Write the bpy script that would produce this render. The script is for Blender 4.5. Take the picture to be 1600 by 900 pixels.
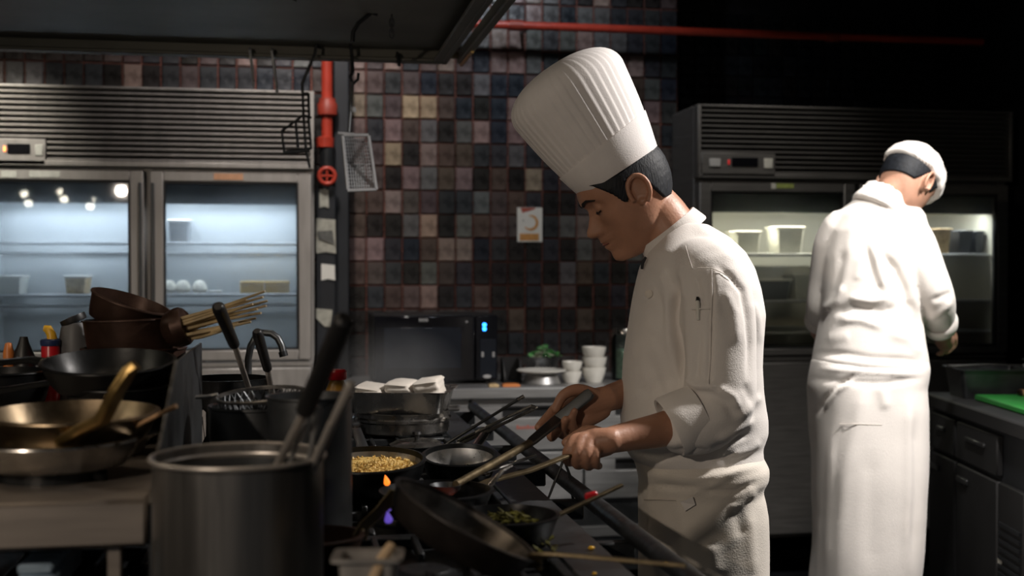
import bpy, math, random
import numpy as np
from mathutils import Vector, Matrix, Euler

random.seed(7)
rng = np.random.default_rng(7)
for _o in list(bpy.data.objects):
    bpy.data.objects.remove(_o, do_unlink=True)
SC = bpy.context.scene
COL = SC.collection
R_ = math.radians

# ------------------------------------------------------------------ camera
F = 1900.0
YAW, PITCH = R_(10.0), R_(-0.9)
CAM = Vector((0.0, 0.0, 1.38))
CR = Euler((math.pi / 2 + PITCH, 0, -YAW), 'XYZ').to_matrix()
cd = bpy.data.cameras.new('camera')
cd.sensor_width = 36.0
cd.lens = F / 1600.0 * 36.0
cd.clip_start = 0.05
cd.dof.use_dof = True
cd.dof.focus_distance = 2.6
cd.dof.aperture_fstop = 3.2
cam = bpy.data.objects.new('camera', cd)
COL.objects.link(cam)
cam.location = CAM
cam.rotation_euler = Euler((math.pi / 2 + PITCH, 0, -YAW), 'XYZ')
SC.camera = cam
RIGHT = Vector((math.cos(YAW), -math.sin(YAW), 0))
FWD = Vector((math.sin(YAW), math.cos(YAW), 0))
UP = Vector((0, 0, 1))

# ------------------------------------------------------------------ world, exposure, lamps
W = bpy.data.worlds.new('dim_room')
SC.world = W
W.use_nodes = True
W.node_tree.nodes['Background'].inputs[0].default_value = (0.72, 0.82, 0.92, 1)
W.node_tree.nodes['Background'].inputs[1].default_value = 0.045
SC.view_settings.view_transform = 'Standard'
SC.view_settings.look = 'None'
SC.view_settings.gamma = 1.0
SC.view_settings.use_curve_mapping = False
SC.view_settings.exposure = 0.0


def spot(name, loc, target, energy, col, angle=70, blend=0.6, radius=0.06):
    l = bpy.data.lights.new(name, 'SPOT')
    l.energy = energy
    l.color = col
    l.spot_size = R_(angle)
    l.spot_blend = blend
    l.shadow_soft_size = radius
    o = bpy.data.objects.new(name, l)
    COL.objects.link(o)
    o.location = loc
    o.rotation_euler = (Vector(target) - Vector(loc)).to_track_quat('-Z', 'Y').to_euler()
    return o


def area(name, loc, target, energy, col, sx, sy):
    l = bpy.data.lights.new(name, 'AREA')
    l.shape = 'RECTANGLE'
    l.size, l.size_y = sx, sy
    l.energy = energy
    l.color = col
    o = bpy.data.objects.new(name, l)
    COL.objects.link(o)
    o.location = loc
    o.rotation_euler = (Vector(target) - Vector(loc)).to_track_quat('-Z', 'Y').to_euler()
    return o


# ceiling downlights of the aisle where the cooks stand
spot('aisle_downlight', (2.32, 2.3, 2.82), (1.2, 2.95, 1.2), 350, (1.0, 0.94, 0.89), 82, 0.8, 0.07)
spot('aisle_downlight_far', (1.42, 2.5, 2.82), (1.60, 3.62, 1.0), 120, (1.0, 0.95, 0.88), 56, 0.8, 0.07)
# wall washers above the tiled wall
spot('wall_washer', (0.0, 4.3, 2.85), (-0.05, 5.36, 1.95), 48, (1.0, 0.92, 0.88), 95, 1.0, 0.05)
spot('wall_washer_right', (0.95, 4.45, 2.9), (1.0, 5.36, 2.2), 20, (0.86, 0.92, 1.0), 110, 0.9, 0.05)
spot('left_downlight', (-1.32, 4.45, 2.62), (-1.27, 5.0, 1.92), 80, (1.0, 0.94, 0.82), 60, 1.0, 0.05)
spot('riser_downlight', (0.02, 4.5, 2.85), (-0.02, 5.0, 1.9), 20, (1.0, 0.93, 0.84), 46, 1.0, 0.05)
spot('right_fridge_fill', (1.75, 4.35, 2.9), (1.95, 5.0, 1.85), 30, (1.0, 0.92, 0.82), 58, 1.0, 0.06)  # added fill to brighten the right fridge louvre and frame
# lamps let into the hood over the range
for _i, (_x, _y, _e) in enumerate(((-0.62, 1.55, 4.8), (-0.12, 1.75, 2.4), (-0.30, 2.55, 3.2), (-0.05, 3.3, 2.4))):
    spot('hood_lamp', (_x, _y, 2.088), (_x + 0.12, _y + 0.05, 0.9), _e, (1.0, 0.80, 0.58), 125, 0.7, 0.035)
# unseen warm fill from front left, added to brighten faces and fronts
spot('front_fill', (-1.42, -0.35, 2.02), (0.35, 2.6, 1.2), 66, (1.0, 0.84, 0.68), 62, 0.9, 0.035)


# ------------------------------------------------------------------ pixel helpers (used only to find real positions)
def ray(px, py):
    return CR @ Vector(((px - 800) / F, (450 - py) / F, -1.0))


def P(px, py, d):
    return CAM + ray(px, py) * d


def PL(px, py, axis, val):
    r = ray(px, py)
    return CAM + r * ((val - CAM[axis]) / r[axis])


CRn = np.array(CR)
CAMn = np.array(CAM)


def proj(v):
    c = (np.asarray(v) - CAMn) @ CRn
    d = -c[:, 2]
    return 800 + F * c[:, 0] / d, 450 - F * c[:, 1] / d, d


# ------------------------------------------------------------------ materials
MATS = {}


def mat(name, col, rough=0.5, metal=0.0, var=0.18, scale=9.0, stretch=(1, 1, 1), bump=0.0, bscale=60.0,
        bstretch=(1, 1, 1), rvar=0.0, spec=0.5, coat=0.0, sheen=0.0, emit=None, estr=0.0, objcol=False, sss=0.0):
    m = bpy.data.materials.new(name)
    MATS[name] = m
    m.use_nodes = True
    nt = m.node_tree
    b = nt.nodes['Principled BSDF']
    tc = nt.nodes.new('ShaderNodeTexCoord')
    mp = nt.nodes.new('ShaderNodeMapping')
    mp.inputs['Scale'].default_value = stretch
    nt.links.new(tc.outputs['Object'], mp.inputs['Vector'])
    nz = nt.nodes.new('ShaderNodeTexNoise')
    nz.inputs['Scale'].default_value = scale
    nz.inputs['Detail'].default_value = 5
    nt.links.new(mp.outputs['Vector'], nz.inputs['Vector'])
    mx = nt.nodes.new('ShaderNodeMix')
    mx.data_type = 'RGBA'
    mx.blend_type = 'MULTIPLY'
    mx.inputs[0].default_value = 1.0
    mr = nt.nodes.new('ShaderNodeMapRange')
    mr.inputs['From Min'].default_value = 0.28
    mr.inputs['From Max'].default_value = 0.72
    mr.inputs['To Min'].default_value = 1 - var
    mr.inputs['To Max'].default_value = 1 + var
    nt.links.new(nz.outputs['Fac'], mr.inputs['Value'])
    if objcol:
        oi = nt.nodes.new('ShaderNodeObjectInfo')
        nt.links.new(oi.outputs['Color'], mx.inputs[6])
    else:
        mx.inputs[6].default_value = (*col, 1)
    nt.links.new(mr.outputs['Result'], mx.inputs[7])
    nt.links.new(mx.outputs[2], b.inputs['Base Color'])
    b.inputs['Metallic'].default_value = metal
    b.inputs['Roughness'].default_value = rough
    b.inputs['Specular IOR Level'].default_value = spec
    if rvar:
        m2 = nt.nodes.new('ShaderNodeMapRange')
        m2.inputs['From Min'].default_value = 0.3
        m2.inputs['From Max'].default_value = 0.7
        m2.inputs['To Min'].default_value = max(0.02, rough - rvar)
        m2.inputs['To Max'].default_value = rough + rvar
        nt.links.new(nz.outputs['Fac'], m2.inputs['Value'])
        nt.links.new(m2.outputs['Result'], b.inputs['Roughness'])
    if coat:
        b.inputs['Coat Weight'].default_value = coat
        b.inputs['Coat Roughness'].default_value = 0.12
    if sheen:
        b.inputs['Sheen Weight'].default_value = sheen
    if sss:
        b.inputs['Subsurface Weight'].default_value = sss
        b.inputs['Subsurface Radius'].default_value = (0.012, 0.005, 0.003)
        b.inputs['Subsurface Scale'].default_value = 1.0
    if emit:
        b.inputs['Emission Color'].default_value = (*emit, 1)
        b.inputs['Emission Strength'].default_value = estr
    if bump:
        mp2 = nt.nodes.new('ShaderNodeMapping')
        mp2.inputs['Scale'].default_value = bstretch
        nt.links.new(tc.outputs['Object'], mp2.inputs['Vector'])
        n2 = nt.nodes.new('ShaderNodeTexNoise')
        n2.inputs['Scale'].default_value = bscale
        n2.inputs['Detail'].default_value = 4
        nt.links.new(mp2.outputs['Vector'], n2.inputs['Vector'])
        bp = nt.nodes.new('ShaderNodeBump')
        bp.inputs['Strength'].default_value = bump
        bp.inputs['Distance'].default_value = 0.01
        nt.links.new(n2.outputs['Fac'], bp.inputs['Height'])
        nt.links.new(bp.outputs['Normal'], b.inputs['Normal'])
    return m


mat('steel_bright', (0.70, 0.65, 0.60), 0.36, 0.6, 0.1, 20)
mat('steel', (0.24, 0.23, 0.22), 0.38, 0.85, 0.25, 7, (6, 6, 0.4), rvar=0.08, bump=0.03, bscale=30, bstretch=(8, 8, 0.4))
mat('satin_steel', (0.46, 0.435, 0.41), 0.46, 0.55, 0.12, 5, (6, 1, 1), rvar=0.06)
mat('steel_h', (0.40, 0.35, 0.31), 0.44, 0.7, 0.06, 6, (1, 1, 10), rvar=0.05, bump=0.02, bscale=30, bstretch=(1, 1, 14))
mat('tray_blue', (0.30, 0.40, 0.50), 0.5, 0.0, 0.2, 20)
mat('steel_grey', (0.40, 0.40, 0.40), 0.42, 0.75, 0.10, 6, (1, 1, 14), rvar=0.05)
mat('steel_dark', (0.11, 0.115, 0.12), 0.42, 0.9, 0.25, 8, rvar=0.1, bump=0.08, bscale=18)
mat('steel_pan', (0.46, 0.44, 0.41), 0.26, 1.0, 0.25, 22, rvar=0.1, bump=0.06, bscale=30)
mat('hood_steel', (0.13, 0.125, 0.105), 0.55, 0.25, 0.3, 3, bump=0.05, bscale=10)
mat('iron', (0.022, 0.024, 0.026), 0.42, 0.4, 0.35, 20, rvar=0.12, bump=0.15, bscale=60)
mat('pan_black', (0.0045, 0.005, 0.0055), 0.36, 0.1, 0.3, 18, rvar=0.06, bump=0.04, bscale=40, spec=0.35)
mat('pan_grey', (0.20, 0.18, 0.16), 0.36, 0.9, 0.3, 24, rvar=0.08, bump=0.08, bscale=60)
mat('steel_polish', (0.62, 0.60, 0.57), 0.30, 1.0, 0.2, 22, rvar=0.1, bump=0.06, bscale=30)
mat('pan_burnt', (0.022, 0.018, 0.016), 0.40, 0.3, 0.4, 20, rvar=0.1, bump=0.1, bscale=40)
mat('bronze', (0.30, 0.23, 0.15), 0.34, 1.0, 0.3, 14, rvar=0.1, bump=0.08, bscale=25)
mat('copper_dark', (0.048, 0.024, 0.016), 0.48, 0.6, 0.4, 16, rvar=0.1, bump=0.12, bscale=30)
mat('brass', (0.46, 0.31, 0.12), 0.38, 1.0, 0.25, 25, rvar=0.08, bump=0.1, bscale=50)
mat('brass_dull', (0.125, 0.095, 0.052), 0.45, 0.7, 0.3, 25, rvar=0.08, bump=0.12, bscale=50)
mat('black_plastic', (0.012, 0.012, 0.013), 0.42, 0.0, 0.2, 30)
mat('black_gloss', (0.006, 0.006, 0.008), 0.12, 0.0, 0.1, 10)
mat('dark_paint', (0.016, 0.018, 0.022), 0.55, 0.0, 0.3, 6)
mat('fridge_dark', (0.15, 0.145, 0.14), 0.50, 0.5, 0.15, 6, (1, 1, 12), rvar=0.06)
mat('counter_dark', (0.022, 0.022, 0.024), 0.6, 0.2, 0.2, 6)
mat('liner', (0.36, 0.38, 0.39), 0.45, 0.0, 0.06, 4)
mat('liner_warm', (0.58, 0.56, 0.48), 0.45, 0.0, 0.06, 4)
mat('liner_dark', (0.05, 0.06, 0.07), 0.5, 0.0, 0.15, 4)
mat('wire', (0.62, 0.63, 0.65), 0.35, 0.5, 0.1, 40)
mat('grout', (0.20, 0.075, 0.055), 0.85, 0.0, 0.35, 20, bump=0.3, bscale=80)
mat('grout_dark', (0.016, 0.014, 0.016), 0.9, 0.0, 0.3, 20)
mat('tile', (0.1, 0.1, 0.1), 0.30, 0.0, 0.45, 28, rvar=0.10, bump=0.35, bscale=26, objcol=True)
mat('floor_tile', (0.02, 0.022, 0.026), 0.4, 0.0, 0.4, 5, rvar=0.1)
mat('ceiling_paint', (0.018, 0.02, 0.024), 0.8, 0.0, 0.2, 3)
mat('wall_dark', (0.012, 0.013, 0.016), 0.6, 0.0, 0.3, 10)
mat('red_paint', (0.42, 0.042, 0.022), 0.38, 0.0, 0.15, 20, spec=0.5)
mat('red_dull', (0.30, 0.035, 0.018), 0.5, 0.0, 0.2, 20)
mat('red_plastic', (0.50, 0.012, 0.02), 0.3, 0.0, 0.1, 20)
mat('cloth', (0.82, 0.775, 0.735), 0.85, 0.0, 0.035, 14, bump=0.14, bscale=340, sheen=0.15)
mat('cloth_cream', (0.76, 0.70, 0.62), 0.88, 0.0, 0.05, 12, bump=0.16, bscale=320, sheen=0.15)
mat('hat_paper', (0.84, 0.80, 0.78), 0.9, 0.0, 0.03, 30, bump=0.1, bscale=400)
mat('seam', (0.55, 0.51, 0.46), 0.9, 0.0, 0.1, 30)
mat('skin', (0.43, 0.22, 0.14), 0.48, 0.0, 0.14, 22, bump=0.08, bscale=160, sss=0.08)
mat('skin_light', (0.50, 0.275, 0.19), 0.48, 0.0, 0.12, 22, bump=0.06, bscale=160, sss=0.08)
mat('hair', (0.007, 0.009, 0.013), 0.6, 0.0, 0.5, 120, (1, 1, 0.25), bump=0.22, bscale=260, bstretch=(1, 1, 0.2), spec=0.3)
mat('lash', (0.012, 0.009, 0.008), 0.6, 0.0, 0.2, 60)
mat('lip', (0.30, 0.11, 0.085), 0.5, 0.0, 0.1, 60)
mat('trouser', (0.03, 0.03, 0.034), 0.85, 0.0, 0.2, 20)
mat('shoe_black', (0.012, 0.012, 0.012), 0.4, 0.0, 0.2, 20)
mat('paper', (0.78, 0.76, 0.70), 0.8, 0.0, 0.06, 20)
mat('paper_dim', (0.40, 0.39, 0.33), 0.8, 0.0, 0.25, 40)
mat('ink_orange', (0.62, 0.30, 0.09), 0.8, 0.0, 0.15, 60)
mat('ink_red', (0.42, 0.10, 0.07), 0.8, 0.0, 0.2, 60)
mat('ink_grey', (0.12, 0.12, 0.11), 0.8, 0.0, 0.3, 60)
mat('label_orange', (0.62, 0.33, 0.19), 0.7, 0.0, 0.12, 40)
mat('label_pale', (0.55, 0.55, 0.50), 0.7, 0.0, 0.12, 40)
mat('label_green', (0.30, 0.36, 0.10), 0.7, 0.0, 0.2, 40)
mat('porcelain', (0.78, 0.76, 0.70), 0.25, 0.0, 0.05, 20)
mat('plastic_tub', (0.62, 0.62, 0.56), 0.35, 0.0, 0.1, 20)
mat('plastic_tub_dark', (0.06, 0.065, 0.075), 0.35, 0.0, 0.2, 20)
mat('dough', (0.80, 0.76, 0.66), 0.7, 0.0, 0.1, 40, bump=0.2, bscale=60)
mat('carton_yellow', (0.80, 0.50, 0.12), 0.6, 0.0, 0.12, 30)
mat('food_tan', (0.58, 0.42, 0.22), 0.7, 0.0, 0.3, 60, bump=0.4, bscale=60)
mat('food_red', (0.35, 0.07, 0.04), 0.4, 0.0, 0.4, 60, bump=0.5, bscale=80)
mat('rice', (0.68, 0.46, 0.14), 0.55, 0.0, 0.3, 120)
mat('greens', (0.10, 0.092, 0.012), 0.45, 0.0, 0.6, 60)
mat('leaf_green', (0.10, 0.36, 0.10), 0.5, 0.0, 0.5, 70)
mat('leaf_pale', (0.50, 0.55, 0.40), 0.5, 0.0, 0.3, 70)
mat('board_green', (0.035, 0.30, 0.055), 0.5, 0.0, 0.15, 20)
mat('wood', (0.42, 0.25, 0.13), 0.6, 0.0, 0.3, 18, (1, 1, 6))
mat('wood_pale', (0.66, 0.48, 0.30), 0.65, 0.0, 0.2, 18)
mat('bamboo', (0.40, 0.30, 0.16), 0.55, 0.0, 0.3, 30)
mat('amber', (0.30, 0.16, 0.03), 0.25, 0.0, 0.2, 20)
mat('yellow_plastic', (0.75, 0.42, 0.03), 0.35, 0.0, 0.1, 20)
mat('orange_plastic', (0.62, 0.20, 0.05), 0.4, 0.0, 0.15, 20)
mat('blue_plastic', (0.02, 0.035, 0.10), 0.4, 0.0, 0.15, 20)
mat('screen_dark', (0.012, 0.015, 0.022), 0.25, 0.0, 0.1, 20)
mat('grey_plastic', (0.10, 0.10, 0.105), 0.5, 0.0, 0.2, 20)
mat('led_blue', (0.0, 0.02, 0.3), 0.4, 0, 0, 10, emit=(0.02, 0.22, 1.0), estr=9)
mat('led_orange', (0.4, 0.1, 0.0), 0.4, 0, 0, 10, emit=(1.0, 0.25, 0.06), estr=6)
mat('led_red', (0.3, 0.01, 0.01), 0.4, 0, 0, 10, emit=(1.0, 0.05, 0.05), estr=0.35)
mat('button_grey', (0.42, 0.42, 0.42), 0.5, 0, 0.1, 10)
mat('flame_orange', (0.5, 0.1, 0.0), 0.6, 0, 0, 10, emit=(1.0, 0.22, 0.02), estr=1.6)
mat('flame_violet', (0.05, 0.02, 0.2), 0.6, 0, 0, 10, emit=(0.22, 0.13, 0.85), estr=0.5)
mat('flame_blue', (0.0, 0.02, 0.2), 0.6, 0, 0, 10, emit=(0.03, 0.06, 1.0), estr=1.4)
mat('bulb', (0.9, 0.85, 0.7), 0.5, 0, 0, 10, emit=(1.0, 0.9, 0.7), estr=40)
mat('tube_lamp', (0.9, 0.95, 1.0), 0.5, 0, 0, 10, emit=(0.75, 0.9, 1.0), estr=4)


def glass_mat(name, haze, tint):
    m = bpy.data.materials.new(name)
    MATS[name] = m
    m.use_nodes = True
    nt = m.node_tree
    nt.nodes.clear()
    out = nt.nodes.new('ShaderNodeOutputMaterial')
    tr = nt.nodes.new('ShaderNodeBsdfTransparent')
    tr.inputs[0].default_value = (*tint, 1)
    df = nt.nodes.new('ShaderNodeBsdfTranslucent')
    df.inputs[0].default_value = (0.80, 0.87, 0.93, 1)
    gl = nt.nodes.new('ShaderNodeBsdfGlossy')
    gl.inputs['Roughness'].default_value = 0.03
    lw = nt.nodes.new('ShaderNodeFresnel')
    lw.inputs[0].default_value = 1.5
    tc = nt.nodes.new('ShaderNodeTexCoord')
    nz = nt.nodes.new('ShaderNodeTexNoise')
    nz.inputs['Scale'].default_value = 3.5
    nz.inputs['Detail'].default_value = 3
    nt.links.new(tc.outputs['Object'], nz.inputs['Vector'])
    mr = nt.nodes.new('ShaderNodeMapRange')
    mr.inputs['From Min'].default_value = 0.35
    mr.inputs['From Max'].default_value = 0.7
    mr.inputs['To Min'].default_value = haze * 0.3
    mr.inputs['To Max'].default_value = haze
    nt.links.new(nz.outputs['Fac'], mr.inputs['Value'])
    m1 = nt.nodes.new('ShaderNodeMixShader')
    nt.links.new(mr.outputs['Result'], m1.inputs[0])
    nt.links.new(tr.outputs[0], m1.inputs[1])
    nt.links.new(df.outputs[0], m1.inputs[2])
    m2 = nt.nodes.new('ShaderNodeMixShader')
    nt.links.new(lw.outputs[0], m2.inputs[0])
    nt.links.new(m1.outputs[0], m2.inputs[1])
    nt.links.new(gl.outputs[0], m2.inputs[2])
    nt.links.new(m2.outputs[0], out.inputs['Surface'])
    return m


glass_mat('door_glass_fogged', 0.24, (0.88, 0.93, 0.97))
glass_mat('door_glass', 0.03, (0.94, 0.94, 0.88))
glass_mat('jar_glass', 0.10, (0.8, 0.88, 0.88))


# ------------------------------------------------------------------ mesh building
class MB:
    def __init__(s):
        s.v, s.f = [], []

    def add(s, vs, fs):
        o = len(s.v)
        s.v += [tuple(x) for x in vs]
        s.f += [tuple(i + o for i in q) for q in fs]
        return s

    def box(s, x0, x1, y0, y1, z0, z1, ch=0.0, M=None):
        if x0 > x1: x0, x1 = x1, x0
        if y0 > y1: y0, y1 = y1, y0
        if z0 > z1: z0, z1 = z1, z0
        ch = min(ch, 0.45 * min(x1 - x0, y1 - y0, z1 - z0))
        if ch <= 0:
            vs = [(x, y, z) for x in (x0, x1) for y in (y0, y1) for z in (z0, z1)]
            fs = [(0, 1, 3, 2), (4, 6, 7, 5), (0, 4, 5, 1), (2, 3, 7, 6), (0, 2, 6, 4), (1, 5, 7, 3)]
        else:
            vs, idx = [], {}
            lo, hi = (x0, y0, z0), (x1, y1, z1)
            for c in range(8):
                sg = [(c >> k) & 1 for k in range(3)]
                for ax in range(3):
                    p = []
                    for k in range(3):
                        e = hi[k] if sg[k] else lo[k]
                        if k != ax:
                            e += -ch if sg[k] else ch
                        p.append(e)
                    idx[(c, ax)] = len(vs)
                    vs.append(tuple(p))
            fs = []
            for ax in range(3):
                a, b = (ax + 1) % 3, (ax + 2) % 3
                for sd in (0, 1):
                    cs = [(sd << ax) | (i << a) | (j << b) for i, j in ((0, 0), (1, 0), (1, 1), (0, 1))]
                    q = [idx[(c, ax)] for c in cs]
                    fs.append(q if sd else q[::-1])
            for ax in range(3):
                a, b = (ax + 1) % 3, (ax + 2) % 3
                for i in (0, 1):
                    for j in (0, 1):
                        c0 = (i << a) | (j << b)
                        c1 = c0 | (1 << ax)
                        q = [idx[(c0, a)], idx[(c1, a)], idx[(c1, b)], idx[(c0, b)]]
                        fs.append(q if (i ^ j) else q[::-1])
            for c in range(8):
                q = [idx[(c, 0)], idx[(c, 1)], idx[(c, 2)]]
                par = bin(c).count('1') & 1
                fs.append(q if par else q[::-1])
        if M is not None:
            vs = [M @ Vector(p) for p in vs]
        return s.add(vs, fs)

    def loft(s, rings, cap=True, closed=True):
        n = len(rings[0])
        o = len(s.v)
        for r in rings:
            s.v += [tuple(p) for p in r]
        for i in range(len(rings) - 1):
            for j in range(n if closed else n - 1):
                k = (j + 1) % n
                s.f.append((o + i * n + j, o + i * n + k, o + (i + 1) * n + k, o + (i + 1) * n + j))
        if cap:
            s.f.append(tuple(o + j for j in range(n))[::-1])
            s.f.append(tuple(o + (len(rings) - 1) * n + j for j in range(n)))
        return s

    def tube(s, pts, r, n=10, cap=True, flat=1.0, up=None):
        pts = [Vector(p) for p in pts]
        rs = r if isinstance(r, (list, tuple)) else [r] * len(pts)
        T = []
        for i in range(len(pts)):
            a = pts[max(i - 1, 0)]
            b = pts[min(i + 1, len(pts) - 1)]
            T.append((b - a).normalized())
        u = Vector(up) if up is not None else (Vector((0, 0, 1)) if abs(T[0].z) < 0.9 else Vector((1, 0, 0)))
        rings = []
        for i, p in enumerate(pts):
            u = (u - T[i] * u.dot(T[i]))
            u = u.normalized() if u.length > 1e-6 else T[i].orthogonal().normalized()
            w = T[i].cross(u)
            rings.append([p + (u * math.cos(2 * math.pi * k / n) * flat + w * math.sin(2 * math.pi * k / n)) * rs[i] for k in range(n)])
        return s.loft(rings, cap)

    def lathe(s, prof, o, axis=(0, 0, 1), n=40, sx=1.0, sy=1.0, xdir=None, ring=False):
        ax = Vector(axis).normalized()
        x = Vector(xdir) if xdir is not None else (Vector((1, 0, 0)) if abs(ax.x) < 0.9 else Vector((0, 1, 0)))
        x = (x - ax * x.dot(ax)).normalized()
        y = ax.cross(x)
        o = Vector(o)
        rings = []
        for r, z in prof:
            r = max(r, 1e-4)
            rings.append([o + ax * z + x * (r * sx * math.cos(2 * math.pi * k / n)) + y * (r * sy * math.sin(2 * math.pi * k / n)) for k in range(n)])
        if ring:
            return s.loft(rings + [rings[0]], False)
        return s.loft(rings, True)

    def sphere(s, c, r, n=14, m=8, sc=(1, 1, 1)):
        c = Vector(c)
        rings = []
        for i in range(m + 1):
            t = math.pi * i / m
            rr = max(math.sin(t), 0.01) * r
            rings.append([c + Vector((rr * math.cos(2 * math.pi * k / n) * sc[0], rr * math.sin(2 * math.pi * k / n) * sc[1], -r * math.cos(t) * sc[2])) for k in range(n)])
        return s.loft(rings, True)

    def prism(s, poly, off):
        off = Vector(off)
        n = len(poly)
        a = [Vector(p) for p in poly]
        b = [p + off for p in a]
        fs = [tuple(range(n))[::-1], tuple(range(n, 2 * n))]
        fs += [(i, (i + 1) % n, n + (i + 1) % n, n + i) for i in range(n)]
        return s.add(a + b, fs)

    def xf(s, M):
        s.v = [tuple(M @ Vector(p)) for p in s.v]
        return s

    def build(s, name, m, parent=None, smooth=True, ang=38):
        return obj(name, s.v, s.f, m, parent, smooth, ang)


ROOTLOC = {}


def obj(name, v, f, m, parent=None, smooth=True, ang=38):
    me = bpy.data.meshes.new(name)
    v = np.asarray([tuple(p) for p in v], dtype=float) if not isinstance(v, np.ndarray) else v
    loc = Vector((0, 0, 0))
    if parent is None:
        loc = Vector((float(v[:, 0].mean()), float(v[:, 1].mean()), float(v[:, 2].min())))
        v = v - np.array(loc)
    me.from_pydata(v.tolist(), [], [tuple(int(i) for i in q) for q in f])
    me.validate()
    import bmesh
    bm = bmesh.new()
    bm.from_mesh(me)
    bmesh.ops.recalc_face_normals(bm, faces=bm.faces)
    bm.to_mesh(me)
    bm.free()
    if smooth:
        me.polygons.foreach_set('use_smooth', [True] * len(me.polygons))
        me.set_sharp_from_angle(angle=R_(ang))
    me.materials.append(MATS[m])
    o = bpy.data.objects.new(name, me)
    COL.objects.link(o)
    o.location = loc
    if parent is not None:
        attach(o, parent)
    else:
        ROOTLOC[o.name] = loc.copy()
    return o


def attach(o, parent):
    o.parent = parent
    if parent.parent is None and parent.name in ROOTLOC:
        o.matrix_parent_inverse = Matrix.Translation(-ROOTLOC[parent.name])


def tag(o, label, cat, group=None):
    o['label'] = label
    o['category'] = cat
    if group:
        o['group'] = group
    return o


def thing(name, loc, label, cat, group=None):
    o = bpy.data.objects.new(name, None)
    o.empty_display_size = 0.05
    COL.objects.link(o)
    o.location = Vector(loc)
    ROOTLOC[o.name] = Vector(loc)
    return tag(o, label, cat, group)


def struct(o):
    o['kind'] = 'structure'
    return o


def share(name, src, parent, off, col=None):
    """another piece with the same mesh"""
    o = bpy.data.objects.new(name, src.data)
    COL.objects.link(o)
    o.location = Vector(off)
    attach(o, parent)
    if col:
        o.color = col
    return o


# ------------------------------------------------------------------ room shell
WY = 5.35
TW, TH = 0.0786, 0.1045
tileX0 = PL(572, 200, 1, WY).x
tileZ0 = PL(770, 262, 1, WY).z
XC = tileX0 + round((PL(1046, 200, 1, WY).x - tileX0) / TW) * TW + 0.002   # outer corner of the tiled wall
ALY = 5.86
XR = 3.28
struct(MB().box(-4.0, 4.0, -2.0, 6.4, -0.1, 0.0).build('floor', 'floor_tile'))
struct(MB().box(-4.0, 4.0, -2.0, 6.4, 2.95, 3.05).build('ceiling', 'ceiling_paint'))
wall_back = struct(MB().box(-4.0, XC, WY + 0.012, WY + 0.04, 0.0, 2.95).build('wall_back', 'grout'))
struct(MB().box(-4.0, XC, WY + 0.041, ALY + 0.1, 0.0, 2.95).build('wall_core', 'wall_dark'))
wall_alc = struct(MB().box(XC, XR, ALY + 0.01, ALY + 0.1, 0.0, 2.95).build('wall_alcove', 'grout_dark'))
wall_right = struct(MB().box(XR, XR + 0.12, -2.0, ALY + 0.1, 0.0, 2.95).build('wall_right', 'wall_dark'))
struct(MB().box(-4.0, -3.9, -2.0, WY, 0.0, 2.95).build('wall_left', 'wall_dark'))

PAL = {'t': (0.26, 0.17, 0.105), 'T': (0.36, 0.25, 0.125), 'p': (0.20, 0.125, 0.108), 'g': (0.090, 0.088, 0.084),
       'd': (0.030, 0.031, 0.036), 'b': (0.014, 0.019, 0.030), 'm': (0.085, 0.058, 0.054), 'k': (0.018, 0.015, 0.014),
       'w': (0.078, 0.048, 0.036)}
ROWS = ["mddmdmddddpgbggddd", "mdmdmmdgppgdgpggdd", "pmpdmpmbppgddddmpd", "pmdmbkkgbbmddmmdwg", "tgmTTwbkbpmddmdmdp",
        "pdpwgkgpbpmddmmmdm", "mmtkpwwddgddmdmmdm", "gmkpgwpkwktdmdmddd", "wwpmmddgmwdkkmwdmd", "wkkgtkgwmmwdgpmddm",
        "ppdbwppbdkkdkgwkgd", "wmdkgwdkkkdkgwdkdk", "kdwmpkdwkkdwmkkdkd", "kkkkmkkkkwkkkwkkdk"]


def tile_mesh(w, h, seed):
    r = np.random.default_rng(seed)
    g = 0.0026
    j = lambda: (r.random() - 0.5) * 0.0022
    x0, x1, z0, z1 = g + j(), w - g + j(), g + j(), h - g + j()
    dp = [0.010 + r.random() * 0.004 for _ in range(4)]
    e = 0.004
    base = [(x0, 0.0, z0), (x1, 0.0, z0), (x1, 0.0, z1), (x0, 0.0, z1)]
    top = [(x0 + e, -dp[0], z0 + e), (x1 - e, -dp[1], z0 + e), (x1 - e, -dp[2], z1 - e), (x0 + e, -dp[3], z1 - e)]
    low = [(x, -0.006, z) for x, _, z in base]
    mid = ((x0 + x1) / 2, -sum(dp) / 4 - 0.0012, (z0 + z1) / 2)
    vs = base + low + top + [mid]
    fs = [(i, (i + 1) % 4, 4 + (i + 1) % 4, 4 + i) for i in range(4)]
    fs += [(4 + i, 4 + (i + 1) % 4, 8 + (i + 1) % 4, 8 + i) for i in range(4)]
    fs += [(8 + i, 8 + (i + 1) % 4, 12) for i in range(4)]
    return vs, fs


tile_src = []
for sd in range(10):
    v, f = tile_mesh(TW, TH, sd)
    me = bpy.data.meshes.new('tile')
    me.from_pydata(v, [], f)
    me.polygons.foreach_set('use_smooth', [True] * len(me.polygons))
    me.set_sharp_from_angle(angle=R_(30))
    me.materials.append(MATS['tile'])
    tile_src.append(me)


def jitcol(c, amt=0.18):
    g_ = 0.3 * c[0] + 0.55 * c[1] + 0.15 * c[2]
    c = tuple(0.74 * x + 0.26 * g_ for x in c)
    k = 1 + (random.random() - 0.5) * 2 * amt
    return tuple(max(0.004, x * k * (1 + (random.random() - 0.5) * 0.12)) for x in c) + (1.0,)


def put_tile(parent, x, y, z, col):
    o = bpy.data.objects.new('tile', random.choice(tile_src))
    COL.objects.link(o)
    o.location = (x, y, z)
    attach(o, parent)
    o.color = col


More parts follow.
